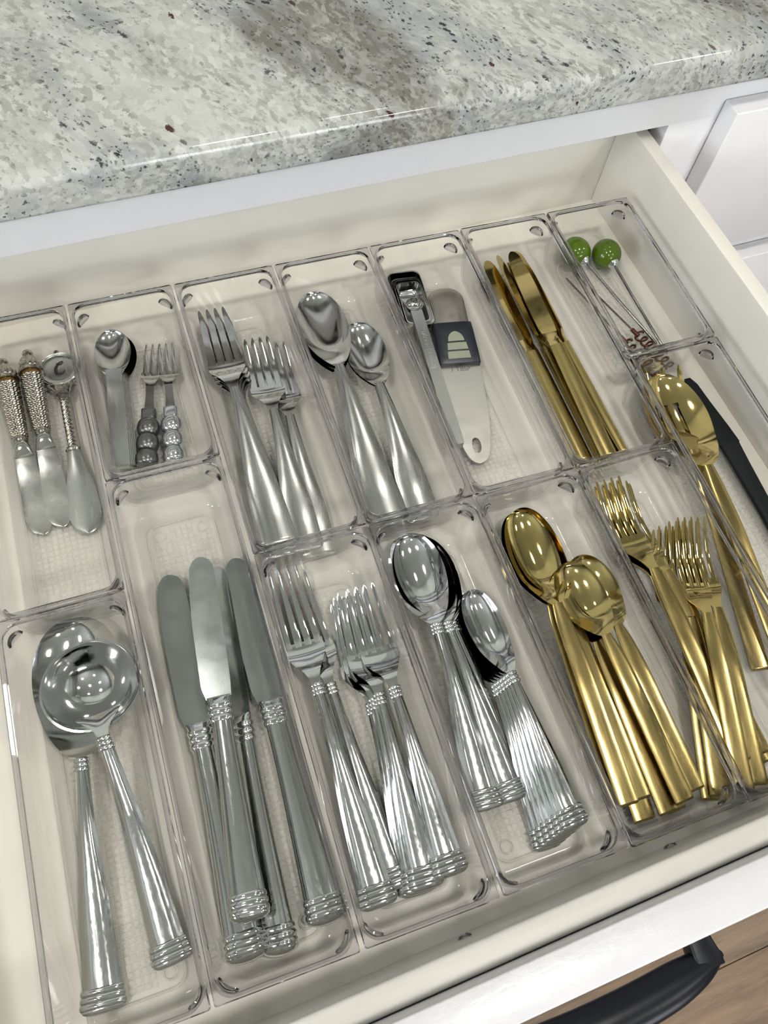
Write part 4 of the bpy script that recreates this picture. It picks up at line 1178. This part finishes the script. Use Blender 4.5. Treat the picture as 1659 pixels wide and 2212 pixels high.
USED = set()
PLACE = [
    ('beaded_spreader', 'cheese_spreader', (0.0218, -0.1547, 0.7471), (0.0190, -0.0048, 0.7539), 0, 'silver cheese spreader with wire-wrapped handle, leftmost of the three', 'spreader', 'cheese spreaders'),
    ('beaded_spreader', 'cheese_spreader', (0.0348, -0.1530, 0.7476), (0.0376, -0.0027, 0.7549), 0, 'silver wire-wrapped cheese spreader between its twin and the monogrammed one', 'spreader', 'cheese spreaders'),
    ('monogram_spreader', 'cheese_spreader', (0.0500, -0.1635, 0.7474), (0.0572, -0.0058, 0.7509), 0, 'silver spreader with twisted stem and round medallion engraved with a letter C', 'spreader', 'cheese spreaders'),
    ('toddler_spoon', 'toddler_spoon', (0.0860, -0.1203, 0.7471), (0.1039, -0.0071, 0.7549), 0, 'short steel toddler spoon with flat handle, bottom of its stack', 'spoon', 'stack of toddler spoons'),
    ('toddler_spoon', 'toddler_spoon', (0.0850, -0.1212, 0.7495), (0.1031, -0.0075, 0.7573), 0, 'short steel toddler spoon with flat handle, fourth from the top of its stack', 'spoon', 'stack of toddler spoons'),
    ('toddler_spoon', 'toddler_spoon', (0.0840, -0.1221, 0.7519), (0.1023, -0.0080, 0.7597), 0, 'short steel toddler spoon with flat handle, third from the top of its stack', 'spoon', 'stack of toddler spoons'),
    ('toddler_spoon', 'toddler_spoon', (0.0830, -0.1231, 0.7543), (0.1015, -0.0084, 0.7621), 0, 'short steel toddler spoon with flat handle, second from the top of its stack', 'spoon', 'stack of toddler spoons'),
    ('toddler_spoon', 'toddler_spoon', (0.0820, -0.1241, 0.7567), (0.1008, -0.0089, 0.7645), 0, 'short steel toddler spoon with flat handle, topmost of its stack', 'spoon', 'stack of toddler spoons'),
    ('gunmetal_bead_fork', 'toddler_fork', (0.0982, -0.1271, 0.7519), (0.1271, -0.0216, 0.7527), 0, 'small three-tined fork with dark grey beaded handle', 'fork', 'beaded-handle forks'),
    ('silver_bead_fork', 'toddler_fork', (0.1176, -0.1298, 0.7519), (0.1366, -0.0247, 0.7542), 0, 'small three-tined fork with bright silver beaded handle', 'fork', 'beaded-handle forks'),
    ('satin_dinner_fork', 'dinner_fork', (0.1714, -0.2214, 0.7477), (0.1795, -0.0156, 0.7544), 0, 'large satin steel fork with flared handle, bottom of the left stack', 'fork', 'satin dinner forks'),
    ('satin_dinner_fork', 'dinner_fork', (0.1701, -0.2194, 0.7507), (0.1785, -0.0136, 0.7574), 0, 'large satin steel fork with flared handle, third from the top of the left stack', 'fork', 'satin dinner forks'),
    ('satin_dinner_fork', 'dinner_fork', (0.1688, -0.2175, 0.7537), (0.1776, -0.0117, 0.7604), 0, 'large satin steel fork with flared handle, second from the top of the left stack', 'fork', 'satin dinner forks'),
    ('satin_dinner_fork', 'dinner_fork', (0.1675, -0.2156, 0.7567), (0.1766, -0.0098, 0.7634), 0, 'large satin steel fork with flared handle, topmost of the left stack', 'fork', 'satin dinner forks'),
    ('satin_salad_fork', 'salad_fork', (0.1937, -0.2292, 0.7477), (0.2138, -0.0483, 0.7544), 0, 'smaller satin steel fork, lowest, peeking out at the right of the pair', 'fork', 'satin salad forks'),
    ('satin_salad_fork', 'salad_fork', (0.1857, -0.2232, 0.7509), (0.2026, -0.0419, 0.7576), 0, 'smaller satin steel fork lying on top beside the large satin forks', 'fork', 'satin salad forks'),
    ('satin_table_spoon', 'table_spoon', (0.2420, -0.2219, 0.7477), (0.2581, -0.0166, 0.7569), 0, 'large satin steel spoon with flared handle, bottom of its stack', 'spoon', 'satin tablespoons'),
    ('satin_table_spoon', 'table_spoon', (0.2448, -0.2215, 0.7509), (0.2575, -0.0159, 0.7601), 0, 'large satin steel spoon with flared handle, middle of its stack', 'spoon', 'satin tablespoons'),
    ('satin_table_spoon', 'table_spoon', (0.2476, -0.2210, 0.7541), (0.2570, -0.0152, 0.7633), 0, 'large satin steel spoon with flared handle, topmost of its stack', 'spoon', 'satin tablespoons'),
    ('satin_tea_spoon', 'tea_spoon', (0.2710, -0.2261, 0.7477), (0.2819, -0.0504, 0.7559), 0, 'smaller satin steel spoon underneath its twin', 'spoon', 'satin teaspoons'),
    ('satin_tea_spoon', 'tea_spoon', (0.2723, -0.2268, 0.7509), (0.2812, -0.0511, 0.7591), 0, 'smaller satin steel spoon with bright bowl, lying on its twin', 'spoon', 'satin teaspoons'),
    ('tablespoon_measure', 'measuring_spoon', (0.3122, -0.1842, 0.7621), (0.3342, -0.0137, 0.7621), 0, 'largest square-ended steel measuring spoon at the bottom of the nest', 'spoon', 'nested measuring spoons'),
    ('teaspoon_measure', 'measuring_spoon', (0.3122, -0.1842, 0.7635), (0.3331, -0.0221, 0.7635), 0, 'second largest square-ended measuring spoon in the nest', 'spoon', 'nested measuring spoons'),
    ('half_teaspoon_measure', 'measuring_spoon', (0.3122, -0.1842, 0.7650), (0.3327, -0.0251, 0.7650), 0, 'middle-sized square-ended measuring spoon in the nest', 'spoon', 'nested measuring spoons'),
    ('quarter_teaspoon_measure', 'measuring_spoon', (0.3122, -0.1842, 0.7665), (0.3322, -0.0290, 0.7665), 0, 'smallest square-ended measuring spoon, just under the round one', 'spoon', 'nested measuring spoons'),
    ('eighth_teaspoon_measure', 'measuring_spoon', (0.3122, -0.1842, 0.7681), (0.3299, -0.0469, 0.7681), 0, 'tiny round measuring spoon marked 1/8 tsp on top of the nest', 'spoon', 'nested measuring spoons'),
    ('sliding_measuring_spoon', 'measuring_spoon', (0.3290, -0.1940, 0.7494), (0.3612, -0.0377, 0.7569), 0, 'adjustable steel measuring spoon with black slider and hole in handle', 'spoon', None),
    ('gold_knife', 'table_knife', (0.4034, -0.2183, 0.7509), (0.4119, -0.0153, 0.7537), 0, 'gold knife lying flat, leftmost, partly hidden by the bin rim', 'knife', 'gold knives'),
    ('gold_knife', 'table_knife', (0.4122, -0.2228, 0.7549), (0.4168, -0.0174, 0.7607), 35, 'gold knife on edge just right of the leftmost flat one', 'knife', 'gold knives'),
    ('gold_knife', 'table_knife', (0.4303, -0.2215, 0.7509), (0.4256, -0.0219, 0.7547), 40, 'gold knife on edge underneath the flat-lying top knife', 'knife', 'gold knives'),
    ('gold_knife', 'table_knife', (0.4173, -0.2253, 0.7609), (0.4305, -0.0211, 0.7647), -6, 'gold knife lying flat on top with a bright rounded tip', 'knife', 'gold knives'),
    ('gold_knife', 'table_knife', (0.4370, -0.2217, 0.7519), (0.4420, -0.0134, 0.7557), -40, 'gold knife on edge, rightmost of the row', 'knife', 'gold knives'),
    ('olive_pick', 'cocktail_pick', (0.5158, -0.1343, 0.7469), (0.4840, -0.0196, 0.7587), 0, 'cocktail pick with a green olive, half behind the bin rim', 'pick', 'olive cocktail picks'),
    ('olive_pick', 'cocktail_pick', (0.5173, -0.1470, 0.7491), (0.5118, -0.0292, 0.7587), 0, 'cocktail pick with a green olive, in full view at the right', 'pick', 'olive cocktail picks'),
    ('word_pick', 'cocktail_pick', (0.5104, -0.1643, 0.7529), (0.4823, -0.0456, 0.7489), 0, 'steel cocktail pick ending in a copper script word, beside the olive rods', 'pick', 'copper word picks'),
    ('word_pick', 'cocktail_pick', (0.4981, -0.1670, 0.7489), (0.4736, -0.0475, 0.7479), 0, 'steel cocktail pick with copper script word, half hidden behind the bin edge', 'pick', 'copper word picks'),
    ('serving_spoon', 'serving_spoon', (0.0030, -0.4422, 0.7479), (0.0310, -0.2249, 0.7604), 0, 'large shiny serving spoon lying underneath the ladle', 'spoon', None),
    ('gravy_ladle', 'gravy_ladle', (0.0420, -0.4331, 0.7479), (0.0345, -0.2477, 0.7759), 0, 'shiny round-bowled gravy ladle resting on the serving spoon', 'ladle', None),
    ('table_knife', 'table_knife', (0.0797, -0.4460, 0.7499), (0.0921, -0.2118, 0.7534), 5, 'shiny table knife with banded handle, leftmost', 'knife', 'shiny table knives'),
    ('table_knife', 'table_knife', (0.1010, -0.4497, 0.7499), (0.1271, -0.2175, 0.7564), -34, 'shiny table knife turned on its edge between the others', 'knife', 'shiny table knives'),
    ('table_knife', 'table_knife', (0.1260, -0.4436, 0.7509), (0.1362, -0.2163, 0.7594), 4, 'shiny table knife with banded handle, rightmost', 'knife', 'shiny table knives'),
    ('table_knife', 'table_knife', (0.0882, -0.4282, 0.7639), (0.1158, -0.2117, 0.7664), -5, 'shiny table knife lying on top across the leftmost one', 'knife', 'shiny table knives'),
    ('dinner_fork', 'dinner_fork', (0.1690, -0.4405, 0.7479), (0.1701, -0.2375, 0.7564), 0, 'large shiny banded fork underneath, its outer tine showing at the right', 'fork', 'shiny dinner forks'),
    ('dinner_fork', 'dinner_fork', (0.1567, -0.4461, 0.7509), (0.1645, -0.2311, 0.7604), 0, 'large shiny banded fork lying on top at the left', 'fork', 'shiny dinner forks'),
    ('salad_fork', 'salad_fork', (0.1795, -0.4479, 0.7479), (0.1961, -0.2678, 0.7564), 0, 'smaller shiny banded fork, bottom of the right stack', 'fork', 'shiny salad forks'),
    ('salad_fork', 'salad_fork', (0.1815, -0.4472, 0.7505), (0.1988, -0.2652, 0.7596), 0, 'smaller shiny banded fork, third from the top of the right stack', 'fork', 'shiny salad forks'),
    ('salad_fork', 'salad_fork', (0.1851, -0.4466, 0.7531), (0.2021, -0.2636, 0.7628), 0, 'smaller shiny banded fork, second from the top of the right stack', 'fork', 'shiny salad forks'),
    ('salad_fork', 'salad_fork', (0.2006, -0.4450, 0.7557), (0.2081, -0.2642, 0.7660), 0, 'smaller shiny banded fork, topmost of the right stack', 'fork', 'shiny salad forks'),
    ('table_spoon', 'table_spoon', (0.2589, -0.4192, 0.7479), (0.2577, -0.2393, 0.7579), 0, 'shiny banded tablespoon, bottom of the left stack', 'spoon', 'shiny tablespoons'),
    ('table_spoon', 'table_spoon', (0.2569, -0.4200, 0.7505), (0.2556, -0.2389, 0.7600), 0, 'shiny banded tablespoon, third from the top of the left stack', 'spoon', 'shiny tablespoons'),
    ('table_spoon', 'table_spoon', (0.2515, -0.4201, 0.7531), (0.2536, -0.2382, 0.7621), 0, 'shiny banded tablespoon, second from the top of the left stack', 'spoon', 'shiny tablespoons'),
    ('table_spoon', 'table_spoon', (0.2340, -0.4197, 0.7557), (0.2516, -0.2375, 0.7642), 0, 'shiny banded tablespoon, topmost of the left stack', 'spoon', 'shiny tablespoons'),
    ('tea_spoon', 'tea_spoon', (0.2615, -0.4518, 0.7479), (0.2722, -0.2899, 0.7559), 0, 'small shiny banded teaspoon, bottom of the right stack', 'spoon', 'shiny teaspoons'),
    ('tea_spoon', 'tea_spoon', (0.2650, -0.4507, 0.7503), (0.2729, -0.2900, 0.7580), 0, 'small shiny banded teaspoon, fifth from the top of the right stack', 'spoon', 'shiny teaspoons'),
    ('tea_spoon', 'tea_spoon', (0.2685, -0.4496, 0.7527), (0.2736, -0.2901, 0.7601), 0, 'small shiny banded teaspoon, fourth from the top of the right stack', 'spoon', 'shiny teaspoons'),
    ('tea_spoon', 'tea_spoon', (0.2720, -0.4486, 0.7551), (0.2744, -0.2901, 0.7622), 0, 'small shiny banded teaspoon, third from the top of the right stack', 'spoon', 'shiny teaspoons'),
    ('tea_spoon', 'tea_spoon', (0.2754, -0.4475, 0.7575), (0.2751, -0.2902, 0.7643), 0, 'small shiny banded teaspoon, second from the top of the right stack', 'spoon', 'shiny teaspoons'),
    ('tea_spoon', 'tea_spoon', (0.2789, -0.4465, 0.7599), (0.2758, -0.2903, 0.7664), 0, 'small shiny banded teaspoon, topmost of the right stack', 'spoon', 'shiny teaspoons'),
    ('gold_table_spoon', 'table_spoon', (0.3234, -0.4576, 0.7489), (0.3373, -0.2460, 0.7569), 0, 'gold oval-bowled spoon, bottom of the left stack', 'spoon', 'gold tablespoons'),
    ('gold_table_spoon', 'table_spoon', (0.3131, -0.4417, 0.7525), (0.3304, -0.2448, 0.7603), 0, 'gold oval-bowled spoon, third from the top of the left stack', 'spoon', 'gold tablespoons'),
    ('gold_table_spoon', 'table_spoon', (0.3244, -0.4457, 0.7561), (0.3350, -0.2440, 0.7637), 0, 'gold oval-bowled spoon, second from the top of the left stack', 'spoon', 'gold tablespoons'),
    ('gold_table_spoon', 'table_spoon', (0.3144, -0.4460, 0.7597), (0.3304, -0.2466, 0.7671), 0, 'gold oval-bowled spoon, topmost of the left stack', 'spoon', 'gold tablespoons'),
    ('gold_soup_spoon', 'soup_spoon', (0.3455, -0.4592, 0.7489), (0.3451, -0.2942, 0.7599), 0, 'gold round-bowled soup spoon, bottom of the right stack', 'spoon', 'gold soup spoons'),
    ('gold_soup_spoon', 'soup_spoon', (0.3384, -0.4585, 0.7525), (0.3423, -0.2944, 0.7639), 0, 'gold round-bowled soup spoon, third from the top of the right stack', 'spoon', 'gold soup spoons'),
    ('gold_soup_spoon', 'soup_spoon', (0.3593, -0.4526, 0.7561), (0.3566, -0.2908, 0.7669), 0, 'gold round-bowled soup spoon, second from the top of the right stack', 'spoon', 'gold soup spoons'),
    ('gold_soup_spoon', 'soup_spoon', (0.3480, -0.4559, 0.7597), (0.3419, -0.2946, 0.7749), 0, 'gold round-bowled soup spoon, topmost of the right stack', 'spoon', 'gold soup spoons'),
    ('gold_dinner_fork', 'dinner_fork', (0.4128, -0.4535, 0.7489), (0.4127, -0.2494, 0.7599), 0, 'large gold fork, bottom of the left stack', 'fork', 'gold dinner forks'),
    ('gold_dinner_fork', 'dinner_fork', (0.4134, -0.4483, 0.7523), (0.4102, -0.2477, 0.7625), 0, 'large gold fork, third from the top of the left stack', 'fork', 'gold dinner forks'),
    ('gold_dinner_fork', 'dinner_fork', (0.3956, -0.4545, 0.7557), (0.4016, -0.2464, 0.7651), 0, 'large gold fork, second from the top of the left stack', 'fork', 'gold dinner forks'),
    ('gold_dinner_fork', 'dinner_fork', (0.3944, -0.4479, 0.7591), (0.4033, -0.2442, 0.7677), 0, 'large gold fork, topmost of the left stack', 'fork', 'gold dinner forks'),
    ('gold_salad_fork', 'salad_fork', (0.3690, -0.4613, 0.7489), (0.4292, -0.2917, 0.7599), 0, 'smaller gold fork, bottom of the right stack', 'fork', 'gold salad forks'),
    ('gold_salad_fork', 'salad_fork', (0.3737, -0.4614, 0.7523), (0.4326, -0.2913, 0.7629), 0, 'smaller gold fork, third from the top of the right stack', 'fork', 'gold salad forks'),
    ('gold_salad_fork', 'salad_fork', (0.3985, -0.4633, 0.7557), (0.4473, -0.2900, 0.7659), 0, 'smaller gold fork, second from the top of the right stack', 'fork', 'gold salad forks'),
    ('gold_salad_fork', 'salad_fork', (0.3860, -0.4643, 0.7591), (0.4378, -0.2919, 0.7689), 0, 'smaller gold fork, topmost of the right stack', 'fork', 'gold salad forks'),
    ('gold_serving_fork', 'serving_fork', (0.4449, -0.4006, 0.7489), (0.4993, -0.1617, 0.7579), 0, 'gold serving fork underneath the slotted spoon, only tine tips showing', 'fork', None),
    ('gold_slotted_spoon', 'slotted_spoon', (0.4593, -0.4150, 0.7529), (0.4885, -0.1718, 0.7654), 0, 'large gold slotted serving spoon beside the gold forks', 'spoon', None),
    ('black_serving_utensil', 'serving_utensil', (0.5068, -0.4238, 0.7499), (0.5201, -0.1741, 0.7499), 0, 'matte black serving utensil lying beside the gold slotted spoon', 'utensil', None),
]
for kind, name, tail, tip, roll, label, cat, group in PLACE:
    root, L, za, zt = TYPES[kind]
    if kind in USED: root = copy_tree(root)
    USED.add(kind)
    root.name = name
    pose(root, L, za, zt, tail, tip, roll)
    tag(root, label, cat, group)
for k, v in TYPES.items():
    if k not in USED:
        for ch in list(v[0].children_recursive): bpy.data.objects.remove(ch)
        bpy.data.objects.remove(v[0])
bpy.context.view_layer.update()
